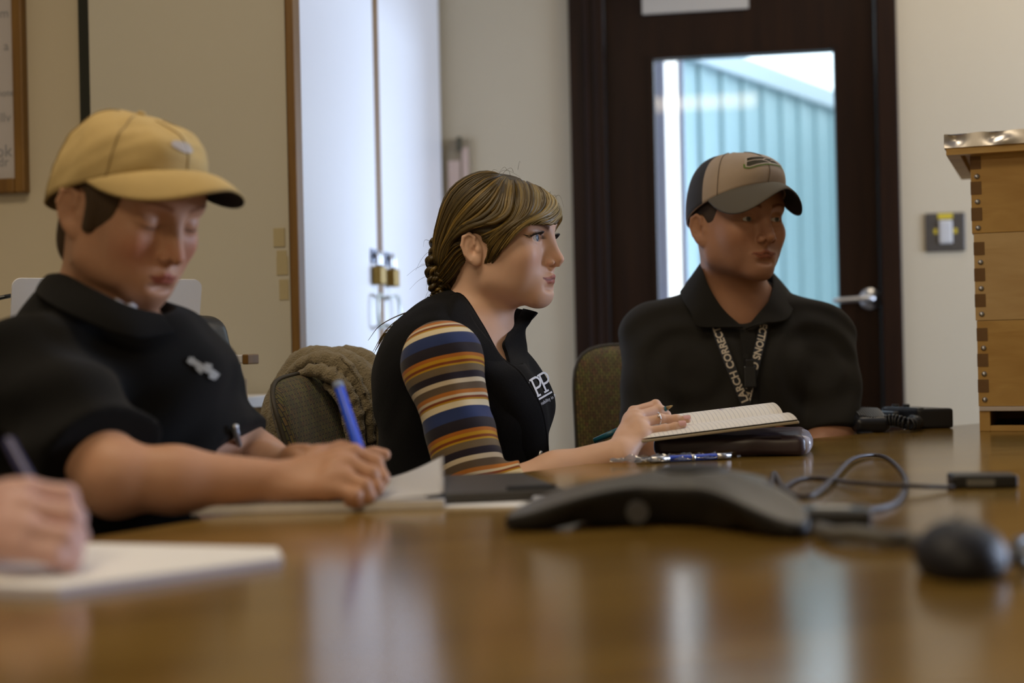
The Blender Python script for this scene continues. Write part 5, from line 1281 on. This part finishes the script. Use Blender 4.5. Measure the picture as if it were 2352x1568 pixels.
# strand group in front of the ear
sd = [[(1160, 515), (1140, 545), (1130, 575), (1120, 602), (1106, 616)], [(1180, 522), (1164, 552), (1146, 584), (1122, 608), (1098, 622)], [(1150, 520), (1130, 545), (1122, 570), (1118, 590), (1113, 606)]]
V, F, C = locks(sd, 46, rr, .001, .005, .0021, cb_); mesh_obj('hair_side_lock', V, F, M_hair, hair, True, col=C)
np_l = [[(1052, 552), (1035, 568), (1012, 600), (1006, 630)], [(1060, 575), (1040, 600), (1018, 630), (1008, 650)], [(1062, 605), (1045, 630), (1022, 655), (1010, 668)]]
V, F, C = locks(np_l, 60, rr, .001, .006, .0028, cb_); mesh_obj('hair_nape', V, F, M_hair, hair, True, col=C*.8)
# braid: three interlaced strands down the nape, hair tie and tail over the back
bp_ = spline([U(1022, 560, 2.47), U(1008, 600, 2.465), U(1003, 640, 2.465), U(1010, 665, 2.47), U(1003, 684, 2.465)], 60); V = []; F = []; C = []; n0 = 0
T = np.gradient(bp_, axis=0); T /= np.linalg.norm(T, axis=1)[:, None]; Sd = np.cross(T, LOOK); Sd /= np.linalg.norm(Sd, axis=1)[:, None]
for k in range(3):
    for m_ in range(9):
        ph = 2*math.pi*(np.linspace(0, 2.6, 60)+k/3); env = np.linspace(1.15, .55, 60); o_ = rr.normal(size=2)*.0045
        P = bp_+Sd*((.014*np.sin(ph)*env+o_[0]))[:, None]-LOOK*((.010*np.sin(2*ph)*env+o_[1]))[:, None]
        v, f = tube(P, .0062*env*np.linspace(1, .8, 60), 6, .7); V.append(v); F += [[x+n0 for x in q] for q in f]; n0 += len(v); C.append(np.repeat(cb_(0, rr)[None], len(v), 0))
mesh_obj('braid', np.vstack(V), F, M_hair, hair, True, col=np.vstack(C))
tc_ = U(1000, 686, 2.465); MB().tube([tc_+.012*(RIGHT*math.cos(t)+LOOK*math.sin(t))+UPV*.002*math.cos(t) for t in np.linspace(0, 2*math.pi, 24)], .0058, 8, cap=False).build('hair_tie', mat('navy_tie', (.008, .02, .04), .7), hair, smooth=True)
V = []; F = []; C = []; n0 = 0
for k in range(70):
    o_ = rr.normal(size=3)*.006; e_ = rr.normal(size=3)*.016
    P = spline([tc_+o_*.5, U(975, 712, 2.445)+o_, U(940, 742, 2.43)+o_+e_*.4, U(908, 775, 2.43)+e_*.8, U(890, 815, 2.45)+e_], 16)
    v, f = tube(P, np.linspace(.003, .0006, 16), 5, .6); V.append(v); F += [[x+n0 for x in q] for q in f]; n0 += len(v); C.append(np.repeat(cb_(0, rr)[None]*.9, len(v), 0))
mesh_obj('hair_tail', np.vstack(V), F, M_hair, hair, True, col=np.vstack(C))
V = []; F = []; n0 = 0
for k in range(34):
    c0 = [(1180, 408), (1150, 402), (1000, 560), (998, 620), (1000, 680), (1010, 660), (1280, 450)][k % 7]
    p = HS.hit([c0], .006, 1.6, 3.2)[0]+rr.normal(size=3)*.008; d = nrm(p-WH.o); w_ = rr.normal(size=3)*.010
    P = spline([p, p+d*.008+w_*.3, p+d*.012+w_*.8-UPV*.006, p+d*.014+w_*1.4-UPV*.018], 12); v, f = tube(P, np.linspace(.00030, .00012, 12), 4); V.append(v); F += [[x+n0 for x in q] for q in f]; n0 += len(v)
mesh_obj('flyaway_hair', np.vstack(V), F, M_hair, hair, True, col=np.full((n0, 3), 1.1), kind='stuff')
# ------------------------------------------------------------------ the man in the polo shirt
MH = Frame(U(1693, 529, 2.87), 65, 0, 0, 1.03); MBd = Frame(U(1695, 860, 2.93), 80)
mseat = U(1700, 1500, 3.0); man = thing('person', np.array([mseat[0], mseat[1], 0]), 'man in dark polo shirt, lanyard and two-tone cap sitting in front of the door', 'person')
sk_m = skin_mat('skin_man', (.42, .21, .12))
Mnb = U(1690, 705, 2.935); mRs = U(1497, 775, 2.94); mLs = U(1888, 775, 2.96); mRe = U(1497, 1010, 2.84); mLe = U(1912, 1003, 2.86); mRw = U(1620, 1120, 2.70); mLw = U(1790, 1120, 2.72)
B = SDF(); head(B, MH, eye=.0046, mw=1.22, jaw=1.0, nose=1.05, chin=.93, lips=.68, cheek=1.0, ck=.84, brow=1.15, droop=.0008, neck=Mnb, neck_r=.057, neck_r2=.062)
def torsoM(s, g=0.0):
    f = MBd.R
    s.ell(U(1693, 850, 2.96), np.array([.115, .180, .165])+g, .05, f); s.ell(U(1693, 990, 2.94), np.array([.135, .165, .17])+g, .06, f)
    s.cone(U(1690, 715, 2.945), U(1507, 770, 2.95), .052+g, .052+g, .06); s.cone(U(1690, 715, 2.945), U(1880, 770, 2.965), .052+g, .052+g, .06)
    s.ell(U(1640, 850, 2.90), np.array([.07, .09, .07])+g, .05, f); s.ell(U(1755, 850, 2.90), np.array([.07, .09, .07])+g, .05, f)
torsoM(B, -.009)
for a, b, c in ((mRs, mRe, mRw), (mLs, mLe, mLw)):
    B.cone(a, b, .048, .042, .03); B.cone(b, b*.5+c*.5, .043, .038, .02); B.cone(b*.5+c*.5, c, .038, .027, .02)
for wv, sg_ in ((mRw, 1), (mLw, -1)):
    K = [wv+LD(.05*sg_+.012*i*-sg_*0, -.06, .01-.018*i) for i in range(4)]; K = [wv+LD(.055*sg_, -.055+.004*i, .025-.020*i) for i in range(4)]
    hand(B, wv, K, [[q+LD(.035*sg_, -.02, 0), q+LD(.045*sg_, -.005, -.01), q+LD(.035*sg_, .012, -.012)] for q in K], [wv+LD(.02*sg_, -.03, .03), wv+LD(.05*sg_, -.06, .045), wv+LD(.075*sg_, -.07, .045)])
ftm = face_tint(MH, mw=1.22, lip=(.78, .50, .46), brow=(.42, .30, .22), browt=.0040, cheek=.15, beard=.5)
sdf_obj('body', B, .0025, sk_m, man, 1, colf=ftm)
eyeball(MH, man, (1, .10, -.02), (.10, .10, .09))
M_polo = mat('dark_polo', (.023, .021, .0175), .85, bump=.35, bscale=900, sheen=.05, spec=.15)
P_ = SDF(); torsoM(P_, .006); P_.ell(U(1693, 1090, 2.95), (.14, .175, .12), .05, MBd.R)
P_.cone(U(1708, 760, 2.80), U(1700, 680, 2.84), .004, .055, .004, 's'); P_.cone(U(1700, 680, 2.84), U(1690, 640, 2.92), .055, .07, .004, 's')
for a, b in ((mRs, mRe), (mLs, mLe)):
    P_.cone(a, a*.5+b*.5, .064, .063, .045); P_.cone(a*.5+b*.5, b, .063, .060, .02)
    P_.cutin(a*.02+b*.98, b-a, b, .13, .003)
def foldM(P):
    q = MBd.inv(P); d = waves(P, 41, 22, .0035)+waves(P, 42, 50, .0012)
    for sg_ in (-1, 1):
        r = np.hypot(q[:, 1]-sg_*.13, q[:, 2]-.02); d += .0035*np.sin(r*110+q[:, 2]*18)*np.exp(-((r-.09)/.06)**2)
    return d
P_.disp = foldM; P_.dmax = .009
sdf_obj('polo_shirt', P_, .004, M_polo, man, 1)
POLO = P_
# collar as two flaps round the neck plus the placket
M_coll = mat('polo_collar', (.017, .0155, .013), .85, bump=.3, bscale=900, sheen=.04, spec=.15)
cl_top = [U(1706, 752, 2.835), U(1665, 715, 2.838), U(1637, 675, 2.85), U(1617, 630, 2.88), U(1612, 602, 2.93), U(1630, 600, 3.0), U(1695, 605, 3.03), U(1760, 615, 3.0), U(1776, 640, 2.94), U(1768, 685, 2.872), U(1742, 720, 2.848), U(1712, 756, 2.835)]
cl_bot = [U(1648, 752, 2.822), U(1600, 748, 2.828), U(1588, 720, 2.84), U(1570, 690, 2.88), U(1565, 668, 2.94), U(1595, 655, 3.03), U(1695, 665, 3.07), U(1800, 668, 3.02), U(1822, 690, 2.95), U(1815, 722, 2.875), U(1795, 738, 2.842), U(1750, 742, 2.828)]
sheet('collar', cl_top, cl_bot, M_coll, man, 90, 8, .004, .004)
pk = strip_on(P_, [(1716, 758), (1722, 810), (1726, 860), (1724, 930)], .030, .0015, 30, .002); mesh_obj('placket', pk[0], pk[1], M_coll, man, False)
bt_ = MB()
for (x, y) in ((1713, 818), (1722, 890)):
    c = P_.hit([(x, y)], .004, 1.5, 3.5, True)[0]; bt_ = MB().lathe([(0, 0), (.0055, 0), (.0055, .002), (0, .002)], 16, basis(c, RIGHT, UPV, -LOOK)); bt_.build('button', M_black, man, smooth=False)
# lanyard with lettering
M_lan = mat('lanyard_navy', (.008, .009, .014), .6); M_let = mat('lanyard_letters', (.62, .54, .43), .7)
ln_ = thing('lanyard', U(1712, 925, 2.83), 'black lanyard with pale lettering hanging round the man\'s neck', 'lanyard')
v1, f1_, fr1 = strip_on(P_, [(1714, 930), (1702, 902), (1688, 868), (1674, 832), (1661, 797), (1650, 768), (1640, 742)], .0195, .0080, 70)
v2, f2_, fr2 = strip_on(P_, [(1755, 742), (1749, 775), (1741, 808), (1733, 842), (1725, 876), (1718, 905), (1712, 932)], .0190, .0045, 70)
mesh_obj('strap', v1, f1_, M_lan, ln_, False); mesh_obj('strap', v2, f2_, M_lan, ln_, False)
v3, f3_, fr3 = strip_on(P_, [(1712, 926), (1712, 950), (1711, 990), (1710, 1040)], .020, .0062, 20); mesh_obj('tail', v3, f3_, M_lan, ln_, False)
q, f, L_ = text_along('LARCH CORRECTIO', .0205, fr1, .006, 1, .0020, .00055, -.36, 1.0); mesh_obj('lettering', q, f, M_let, ln_, False)
q, f, L_ = text_along('ECTIONS C', .0205, fr2, .002, 1, .0020, .00055, -.36, 1.0); mesh_obj('lettering', q, f, M_let, ln_, False)
q, f, L_ = text_along('TER', .0205, fr2, .140, 1, .0020, .00055, -.36, 1.0); mesh_obj('lettering', q, f, M_let, ln_, False)
c = P_.hit([(1722, 865)], .014, 1.5, 3.5)[0]; bk = MB().box((-.012, -.022, -.004), (.012, .022, .005), .003, basis(c, RIGHT, UPV*.98+LOOK*.1, -LOOK)).box((-.008, .018, -.003), (.008, .034, .003), .002, basis(c, RIGHT, UPV, -LOOK))
bk.build('buckle', M_black, ln_)
# short hair under the cap, the cap with its emblem
M_hairm = mat('short_brown_hair', (.045, .026, .014), .8, bump=.6, bscale=1400, bdist=.001)
hs_ = SDF(); hs_.ell(MH.p(-.008, 0, .040), np.array([.098, .0765, .086])*1.03, 0, MH.R); hs_.ell(MH.p(.098, 0, -.01), np.array([.066, .10, .10]), .004, MH.R, 's'); hs_.ell(MH.p(.02, 0, -.085), np.array([.12, .1, .085]), .004, MH.R, 's')
for s_ in (-1, 1): hs_.ell(MH.p(-.012, .08*s_, -.006), np.array([.019, .022, .036]), .004, MH.R, 's')
sdf_obj('hair', hs_, .003, M_hairm, man, 1)
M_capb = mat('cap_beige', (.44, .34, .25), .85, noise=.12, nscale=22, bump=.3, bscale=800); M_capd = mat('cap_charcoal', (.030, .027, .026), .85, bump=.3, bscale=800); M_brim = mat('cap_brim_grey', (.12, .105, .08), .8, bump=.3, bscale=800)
def mf(a, t): return 0 if math.cos(a) > .18 else 1
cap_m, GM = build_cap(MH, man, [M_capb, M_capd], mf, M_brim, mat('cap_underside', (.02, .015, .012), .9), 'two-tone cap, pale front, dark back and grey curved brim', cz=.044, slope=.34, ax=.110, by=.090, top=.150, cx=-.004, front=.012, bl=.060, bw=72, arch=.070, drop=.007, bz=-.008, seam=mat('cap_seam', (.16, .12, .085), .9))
CS = SDF(); CS.ell(MH.p(-.004, 0, .05), np.array([.12, .093, .105])*1.03, 0, MH.R)
def on_cap(A, lift):
    """points given as (angle degrees, height 0..1) on the crown grid"""
    n, m = 72, 24; out = []
    for a, t in A:
        i = (a/360*n) % n; j = min(max(t*m, 0), m-1e-6); i0 = int(i); j0 = int(j); u = i-i0; v = j-j0; i1 = (i0+1) % n; i0 = i0 % n
        q = (GM[j0, i0]*(1-u)+GM[j0, i1]*u)*(1-v)+(GM[j0+1, i0]*(1-u)+GM[j0+1, i1]*u)*v; d = q-np.array([0, 0, .04]); out.append(q+d/np.linalg.norm(d)*lift)
    return MH.pts(np.array(out))
def cap_patch(name, strokes, lift, m):
    mb = MB()
    for pts, wd in strokes:
        V, F = stroke(pts, wd); mb.add(on_cap(np.column_stack([V[:, 0], V[:, 1]*.01]), lift), F)
    mb.build(name, m, cap_m)
# emblem in (degrees, percent of height): bird-head badge, outline, dark bands, green underline
outl = [(-27, 60), (-20, 63), (-8, 64), (4, 62), (14, 57), (22, 48), (26, 40), (20, 42), (10, 42), (-4, 43), (-16, 40), (-25, 36), (-30, 38), (-27, 60)]
def dense(P, k=6):
    o_ = []
    for a, b in zip(P[:-1], P[1:]): o_ += [(a[0]+(b[0]-a[0])*t/k, a[1]+(b[1]-a[1])*t/k) for t in range(k)]
    return o_+[P[-1]]
# filled plate
pc_ = np.array(dense(outl[:-1]+[outl[0]], 4)); cen = np.array([-3, 52.0]); Vp = np.vstack([cen, *[cen+(pc_-cen)*r for r in (.33, .66, 1)]]); n_ = len(pc_); Fp = [(0, 1+i, 1+(i+1) % n_) for i in range(n_)]+[(1+j*n_+i, 1+(j+1)*n_+i, 1+(j+1)*n_+(i+1) % n_, 1+j*n_+(i+1) % n_) for j in range(2) for i in range(n_)]
mesh_obj('emblem_plate', on_cap(np.column_stack([Vp[:, 0], Vp[:, 1]*.01]), .0012), Fp, mat('emblem_dark', (.050, .042, .022), .8), cap_m, True)
cap_patch('emblem_outline', [(dense(outl), 2.6), (dense([(-28, 50), (-18, 53), (-8, 53), (-3, 50), (2, 46), (4, 43)]), 2.0), (dense([(-6, 53), (0, 57), (8, 57)]), 2.0), (dense([(6, 52), (12, 52), (18, 47), (22, 43)]), 3.2)], .0020, mat('emblem_pale', (.50, .42, .34), .8))
cap_patch('emblem_underline', [(dense([(-31, 44), (-31, 36), (-26, 33), (-14, 37), (-2, 40), (10, 39), (20, 37), (29, 32)]), 2.0)], .0020, mat('emblem_green', (.10, .20, .012), .7))
legs(man, 'trousers', M_trouser, np.array([*(mseat[:2]), .55])+MBd.R[:, 1]*.09, np.array([*(mseat[:2]), .55])-MBd.R[:, 1]*.09, MBd.R[:, 0])
# ------------------------------------------------------------------ the first person: tan cap, black polo, writing
LH = Frame(U(294, 500, 1.85), 37, 20, 0, 1.0); LB = Frame(U(250, 900, 1.95), 42, 12)
lseat = U(200, 1500, 2.05); per = thing('person', np.array([lseat[0], lseat[1], 0]), 'person in tan cap and black short-sleeved shirt looking down and writing', 'person')
sk_l = skin_mat('skin_first', (.50, .27, .165))
Lnb = U(228, 750, 1.90); aRs = U(58, 858, 1.76); aRe = U(268, 1098, 1.625); aRw = U(655, 1108, 1.675); aLs = U(385, 885, 2.06); aLe = U(600, 1075, 2.04); aLw = U(655, 1085, 1.86)
B = SDF(); head(B, LH, eye=0.0, jaw=1.0, nose=.95, chin=.80, chx=.007, lips=1.05, cheek=.92, ck=.84, brow=.9, neck=Lnb, neck_r=.052, neck_r2=.050)
def torsoL(s, g=0.0):
    f = LB.R
    s.ell(U(235, 965, 1.97), np.array([.13, .180, .155])+g, .05, f); s.ell(U(285, 1080, 1.96), np.array([.15, .18, .20])+g, .06, f)
    s.cone(U(215, 755, 1.91), U(85, 852, 1.80), .055+g, .050+g, .06); s.cone(U(215, 755, 1.91), U(375, 868, 2.05), .055+g, .050+g, .06)
    s.ell(U(330, 880, 1.86), np.array([.09, .10, .09])+g, .06, f); s.ell(U(412, 905, 1.97), np.array([.07, .075, .08])+g, .06, f)
torsoL(B, -.010)
B.cone(aRs, aRe, .050, .040, .03); B.cone(aRe, aRe*.66+aRw*.34, .0375, .0360, .02); B.cone(aRe*.66+aRw*.34, aRw, .0360, .0250, .02); B.ell(aRe-UPV*.008-RIGHT*.004, (.031, .031, .031), .02)
B.cone(aLs, aLe, .052, .042, .03); B.cone(aLe, aLw, .042, .028, .02)
hand(B, aRw, [U(812, 1040, 1.70), U(803, 1066, 1.675), U(793, 1096, 1.655), U(776, 1124, 1.645)],
     [[U(862, 1062, 1.70), U(878, 1098, 1.69), U(866, 1132, 1.684)], [U(852, 1088, 1.668), U(864, 1118, 1.664), U(850, 1140, 1.664)], [U(836, 1116, 1.645), U(846, 1138, 1.645), U(826, 1150, 1.65)], [U(815, 1138, 1.634), U(820, 1151, 1.64), U(800, 1153, 1.645)]],
     [U(728, 1052, 1.72), U(786, 1036, 1.742), U(830, 1056, 1.738), U(858, 1094, 1.718)], rp=.0150, fr=1.04)
hand(B, aLw, [U(672, 1042, 1.80), U(700, 1040, 1.79), U(725, 1046, 1.78), U(742, 1062, 1.77)],
     [[U(690, 1055, 1.765), U(720, 1085, 1.755), U(730, 1100, 1.76)], [U(735, 1052, 1.755), U(755, 1085, 1.75), U(750, 1105, 1.755)], [U(765, 1056, 1.76), U(790, 1090, 1.76), U(780, 1110, 1.765)], [U(780, 1070, 1.775), U(800, 1095, 1.775), U(795, 1110, 1.775)]],
     [U(760, 1066, 1.86), U(820, 1054, 1.83), U(858, 1046, 1.82), U(884, 1044, 1.82)], rp=.0140, fr=1.0)
ftl = face_tint(LH, lip=(.72, .38, .40), brow=(.50, .38, .28), browt=.0036, cheek=.55)
def ftl2(V):
    c = ftl(V); q = LH.inv(V); y = np.abs(q[:, 1]); e = np.exp(-((y-.0325)/.015)**2-((q[:, 2]-.0125+.0035*(1-((y-.0325)/.015)**2)*-1*-1)/.0018)**2)*(q[:, 0] > .07); return c*(1-.8*e[:, None])
sdf_obj('body', B, .0027, sk_l, per, 1, colf=ftl2)
M_shirt = mat('black_shirt', (.0052, .0050, .0048), .9, bump=.2, bscale=600, sheen=.04, spec=.12)
s = SDF(); torsoL(s, .006); s.ell(U(300, 1190, 2.02), (.16, .19, .12), .06, LB.R)
s.cone(U(330, 735, 1.86), U(300, 680, 1.87), .012, .06, .004, 's'); s.cone(U(300, 680, 1.87), U(270, 640, 1.88), .06, .07, .004, 's')
for a, b, r in ((aRs, aRe, .068), (aLs, aLe, .062)):
    s.cone(a, a*.5+b*.5, r, r*.98, .05); s.cone(a*.5+b*.5, a*.05+b*.95, r*.98, r*.98, .02); s.cutin(a*.20+b*.80, nrm(b-a)+RIGHT*.0, a*.05+b*.95, .17, .003)
def foldL(P):
    q = LB.inv(P); d = waves(P, 51, 18, .006)+waves(P, 52, 40, .0018)
    d += .006*np.sin((q[:, 0]*.6-q[:, 2]*.9+q[:, 1]*.35)*62+2*np.sin(q[:, 1]*14))*np.exp(-((q[:, 2]+.02)/.16)**2); return d
s.disp = foldL; s.dmax = .015
sdf_obj('shirt', s, .005, M_shirt, per, 1)
SH = s
ct = [U(372, 722, 1.80), U(300, 705, 1.765), U(215, 665, 1.78), U(150, 632, 1.84), U(112, 632, 1.90), U(130, 640, 1.99), U(230, 655, 2.04), U(330, 680, 2.02), U(385, 705, 1.95), U(400, 720, 1.87)]
cb2 = [U(400, 762, 1.79), U(300, 775, 1.735), U(180, 730, 1.745), U(105, 690, 1.81), U(85, 668, 1.90), U(105, 680, 2.03), U(230, 700, 2.10), U(370, 720, 2.06), U(440, 745, 1.95), U(445, 765, 1.87)]
sheet('collar', ct, cb2, M_shirt, per, 80, 8, .006, .005)
MB().tube(spline([U(262, 700, 1.80), U(285, 715, 1.79), U(305, 712, 1.80)], 10), .010, 8).build('undershirt', mat('white_cotton', (.6, .6, .64), .9), per, smooth=True, label='sliver of white undershirt')
em2 = MB(); c = s.hit([(468, 845)], .004, 1.2, 3, True)[0]; 
shape = [stroke(dense([(-.036, .020), (-.020, .012), (-.004, .002), (.014, -.006), (.030, -.018)]), .013), stroke(dense([(-.034, .012), (-.022, .022)]), .010), stroke(dense([(.0, .008), (.016, .004)]), .010), stroke(dense([(.010, -.016), (.024, -.022)]), .008), stroke(dense([(-.018, .002), (-.006, -.010)]), .006)]
for V, F in shape:
    px = [(470+x*1050, 846-y*1050) for x, y in V]; em2.add(s.hit(px, .003, 1.2, 3, True), F)
em2.build('embroidery', mat('white_thread_pale', (.33, .33, .31), .7), per, label='pale embroidered emblem on the chest')
zc = s.hit([(540, 985)], .008, 1.2, 3, True)[0]; zd = s.hit([(556, 1045)], .008, 1.2, 3, True)[0]
cp2 = thing('pen_clip', zc, 'pale metal pen clipped to the front of the black shirt', 'pen'); MB().tube([zc, zd], [.0042, .0038], 10).build('barrel', mat('pale_pen', (.30, .33, .36), .35, .5), cp2, smooth=True)
MB().lathe([(0, 0), (.0052, 0), (.0045, .006), (0, .007)], 12, basis(zc, RIGHT, LOOK, UPV)).build('push_button', M_steel, cp2, smooth=True)
M_hairl = mat('short_hair_brown', (.060, .034, .014), .8, bump=.7, bscale=1200, bdist=.0012)
hs_ = SDF(); hs_.ell(LH.p(-.008, 0, .036), np.array([.100, .0795, .092])*1.02, 0, LH.R); hs_.ell(LH.p(-.062, 0, -.045), np.array([.034, .052, .050]), .03, LH.R)
hs_.ell(LH.p(.102, 0, -.005), np.array([.066, .10, .10]), .004, LH.R, 's'); hs_.ell(LH.p(.045, 0, -.085), np.array([.095, .12, .075]), .004, LH.R, 's')
for s_ in (-1, 1): hs_.ell(LH.p(-.006, .084*s_, -.002), np.array([.025, .030, .036]), .004, LH.R, 's'); hs_.cone(LH.p(.018, .069*s_, .03), LH.p(.016, .071*s_, -.012), .011, .008, .006)
sdf_obj('hair', hs_, .003, M_hairl, per, 1)
M_tan = mat('cap_tan', (.50, .36, .145), .85, noise=.10, nscale=30, bump=.3, bscale=700)
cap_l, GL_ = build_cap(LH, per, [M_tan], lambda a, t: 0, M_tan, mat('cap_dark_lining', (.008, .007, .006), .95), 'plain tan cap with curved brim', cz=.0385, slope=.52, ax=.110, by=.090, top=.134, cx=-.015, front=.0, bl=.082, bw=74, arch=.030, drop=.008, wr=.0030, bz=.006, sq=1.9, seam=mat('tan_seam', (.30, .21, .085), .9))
n_e = 20; Ve = []; 
for r_ in (0, .5, 1):
    for i in range(n_e):
        a = 2*math.pi*i/n_e; Ve.append((14*r_*math.cos(a)-2, .46+.10*r_*math.sin(a)*(1+.2*math.sin(3*a))))
GM = GL_; MHs = MH; MH = LH
V = on_cap(Ve, .0015); MH = MHs
mesh_obj('emblem', V, [(j*n_e+i, (j+1)*n_e+i, (j+1)*n_e+(i+1) % n_e, j*n_e+(i+1) % n_e) for j in range(2) for i in range(n_e)], mat('emblem_lavender', (.44, .40, .38), .8), cap_l, True)
pen('pen', U(776, 880, 1.785), U(863, 1148, 1.690), .0062, mat('bright_blue_pen', (.008, .085, .80), .35), 'bright blue pen held by the person in the tan cap', ((.0, .05, 1.05, mat('pen_end', (.25, .33, .50), .4), 'end_plug'),), M_black)
legs(per, 'trousers', M_trouser, np.array([*(lseat[:2]), .55])+LB.R[:, 1]*.1, np.array([*(lseat[:2]), .55])-LB.R[:, 1]*.1, LB.R[:, 0])

# ------------------------------------------------------------------ the nearest person: only a hand with a pen reaches into view
hp = thing('person', U(60, 1315, 1.17)*[1, 1, 0]+UPV*(TZ+.008), 'blurred pink hand of a person writing at the left edge', 'person')
B = SDF(); nW = U(-130, 1195, 1.235); nE = U(-620, 1210, 1.36)
B.cone(nE, nE*.5+nW*.5, .042, .040, .02); B.cone(nE*.5+nW*.5, nW, .040, .029, .02)
hand(B, nW, [U(62, 1128, 1.21), U(70, 1170, 1.185), U(62, 1215, 1.165), U(45, 1258, 1.155)],
     [[U(150, 1140, 1.215), U(172, 1190, 1.21), U(165, 1235, 1.205)], [U(158, 1185, 1.185), U(176, 1232, 1.185), U(160, 1268, 1.19)], [U(148, 1236, 1.165), U(166, 1270, 1.17), U(140, 1290, 1.18)], [U(125, 1275, 1.155), U(160, 1292, 1.165), U(130, 1296, 1.17)]],
     [U(-20, 1150, 1.26), U(60, 1160, 1.275), U(120, 1190, 1.265), U(150, 1240, 1.25)], rp=.0155, fr=1.12)
sdf_obj('body', B, .0028, skin_mat('skin_near', (.60, .37, .33)), hp, 1, colf=lambda V: np.ones((len(V), 3)))
s = SDF(); s.cone(nE, nE*.45+nW*.55, .056, .050, 0); s.cut(nE*.5+nW*.5, nW-nE, .002); s.disp = lambda P: waves(P, 61, 40, .003); s.dmax = .006
sdf_obj('sleeve', s, .006, M_shirt, hp, 1)
pen('pen', U(18, 1010, 1.29), U(168, 1285, 1.212), .0055, mat('navy_pen', (.02, .02, .10), .35), 'dark blue pen held by the blurred hand at the left edge')

# ------------------------------------------------------------------ chairs and the fleece
fW = WB.R[:, 0]
b1 = U(722, 850, 2.58); b0 = b1-UPV*.36+RIGHT*.085
office_chair('office_chair', 'olive woven office chair behind the woman, draped with a fleece', wseat, fW+LD(.1, 0), b0, b1, .46, M_weave, M_pipe, group='olive woven office chairs')
fM = MBd.R[:, 0]; b1 = U(1532, 790, 3.16); b0 = b1-UPV*.40+fM*.05
office_chair('office_chair', 'olive woven office chair the man in the polo shirt sits in', mseat, fM, b0, b1, .46, M_weave2, M_pipe, group='olive woven office chairs')
fL = LB.R[:, 0]; b1 = U(-75, 905, 2.12); b0 = b1-UPV*.38+fL*.05
office_chair('office_chair', 'office chair of the person in the tan cap at the left edge', lseat, fL, b0, b1, .46, M_weave2, M_pipe, group='olive woven office chairs')
# fleece: thick rolled folds over the chair back
M_fl = mat('sand_fleece', (.25, .20, .115), .95, noise=.18, nscale=60, bump=1.0, bscale=330, sheen=.3, bdist=.004)
s = SDF()
def arcf(pts, r, k=.008): 
    P = spline([U(*p) for p in pts], 12); R = spline(np.array(r, float)[:, None]*np.ones((1, 3)), 12)[:, 0]
    for i in range(11): s.cone(P[i], P[i+1], R[i], R[i+1], k)
arcf([(618, 1060, 2.62), (628, 960, 2.62), (648, 895, 2.63), (690, 835, 2.63), (742, 815, 2.62)], (.018, .020, .020, .018, .018), .012)
arcf([(700, 850, 2.67), (660, 930, 2.69), (650, 1000, 2.69), (650, 1070, 2.69)], (.024, .028, .032, .034), .012)
arcf([(660, 868, 2.575), (690, 838, 2.560), (735, 822, 2.545), (785, 842, 2.535), (822, 885, 2.530), (845, 940, 2.53), (850, 1010, 2.54)], (.008, .0115, .0125, .0130, .0125, .012, .012), .004)
arcf([(672, 872, 2.545), (712, 852, 2.525), (752, 862, 2.515), (790, 890, 2.510), (815, 930, 2.510), (826, 990, 2.515), (830, 1060, 2.52)], (.006, .0095, .0110, .0115, .012, .012, .012), .004)
arcf([(745, 885, 2.525), (770, 905, 2.515), (795, 945, 2.515), (806, 1000, 2.52), (808, 1060, 2.525)], (.006, .010, .011, .012, .012), .004)
arcf([(758, 812, 2.65), (800, 813, 2.64), (838, 830, 2.63), (860, 868, 2.62), (866, 940, 2.61), (862, 1010, 2.60)], (.015, .017, .018, .022, .026, .026), .006)
arcf([(735, 822, 2.61), (780, 830, 2.595), (825, 862, 2.585), (850, 920, 2.58), (855, 1000, 2.58), (855, 1060, 2.58)], (.018, .022, .026, .030, .032, .032), .008)
arcf([(640, 910, 2.60), (640, 980, 2.60), (650, 1060, 2.60)], (.012, .014, .016), .006)
arcf([(700, 850, 2.60), (760, 870, 2.58), (810, 930, 2.575), (835, 1010, 2.575), (835, 1070, 2.575)], (.018, .024, .028, .032, .032), .008)
s.disp = lambda P: waves(P, 71, 45, .0030)+waves(P, 72, 420, .0010); s.dmax = .005
fl = sdf_obj('fleece_jacket', s, .0032, M_fl, None, 1, label='sand-coloured fleece jacket draped over the chair behind the woman', cat='jacket')
MB().tube(spline([tuple(q) for q in s.hit([(783, 818), (792, 830), (803, 838), (812, 855), (825, 872), (832, 890), (838, 905)], .001, 1.5, 3.5, True)], 24), .0028, 6).build('seam_piping', M_fl, fl, smooth=True)
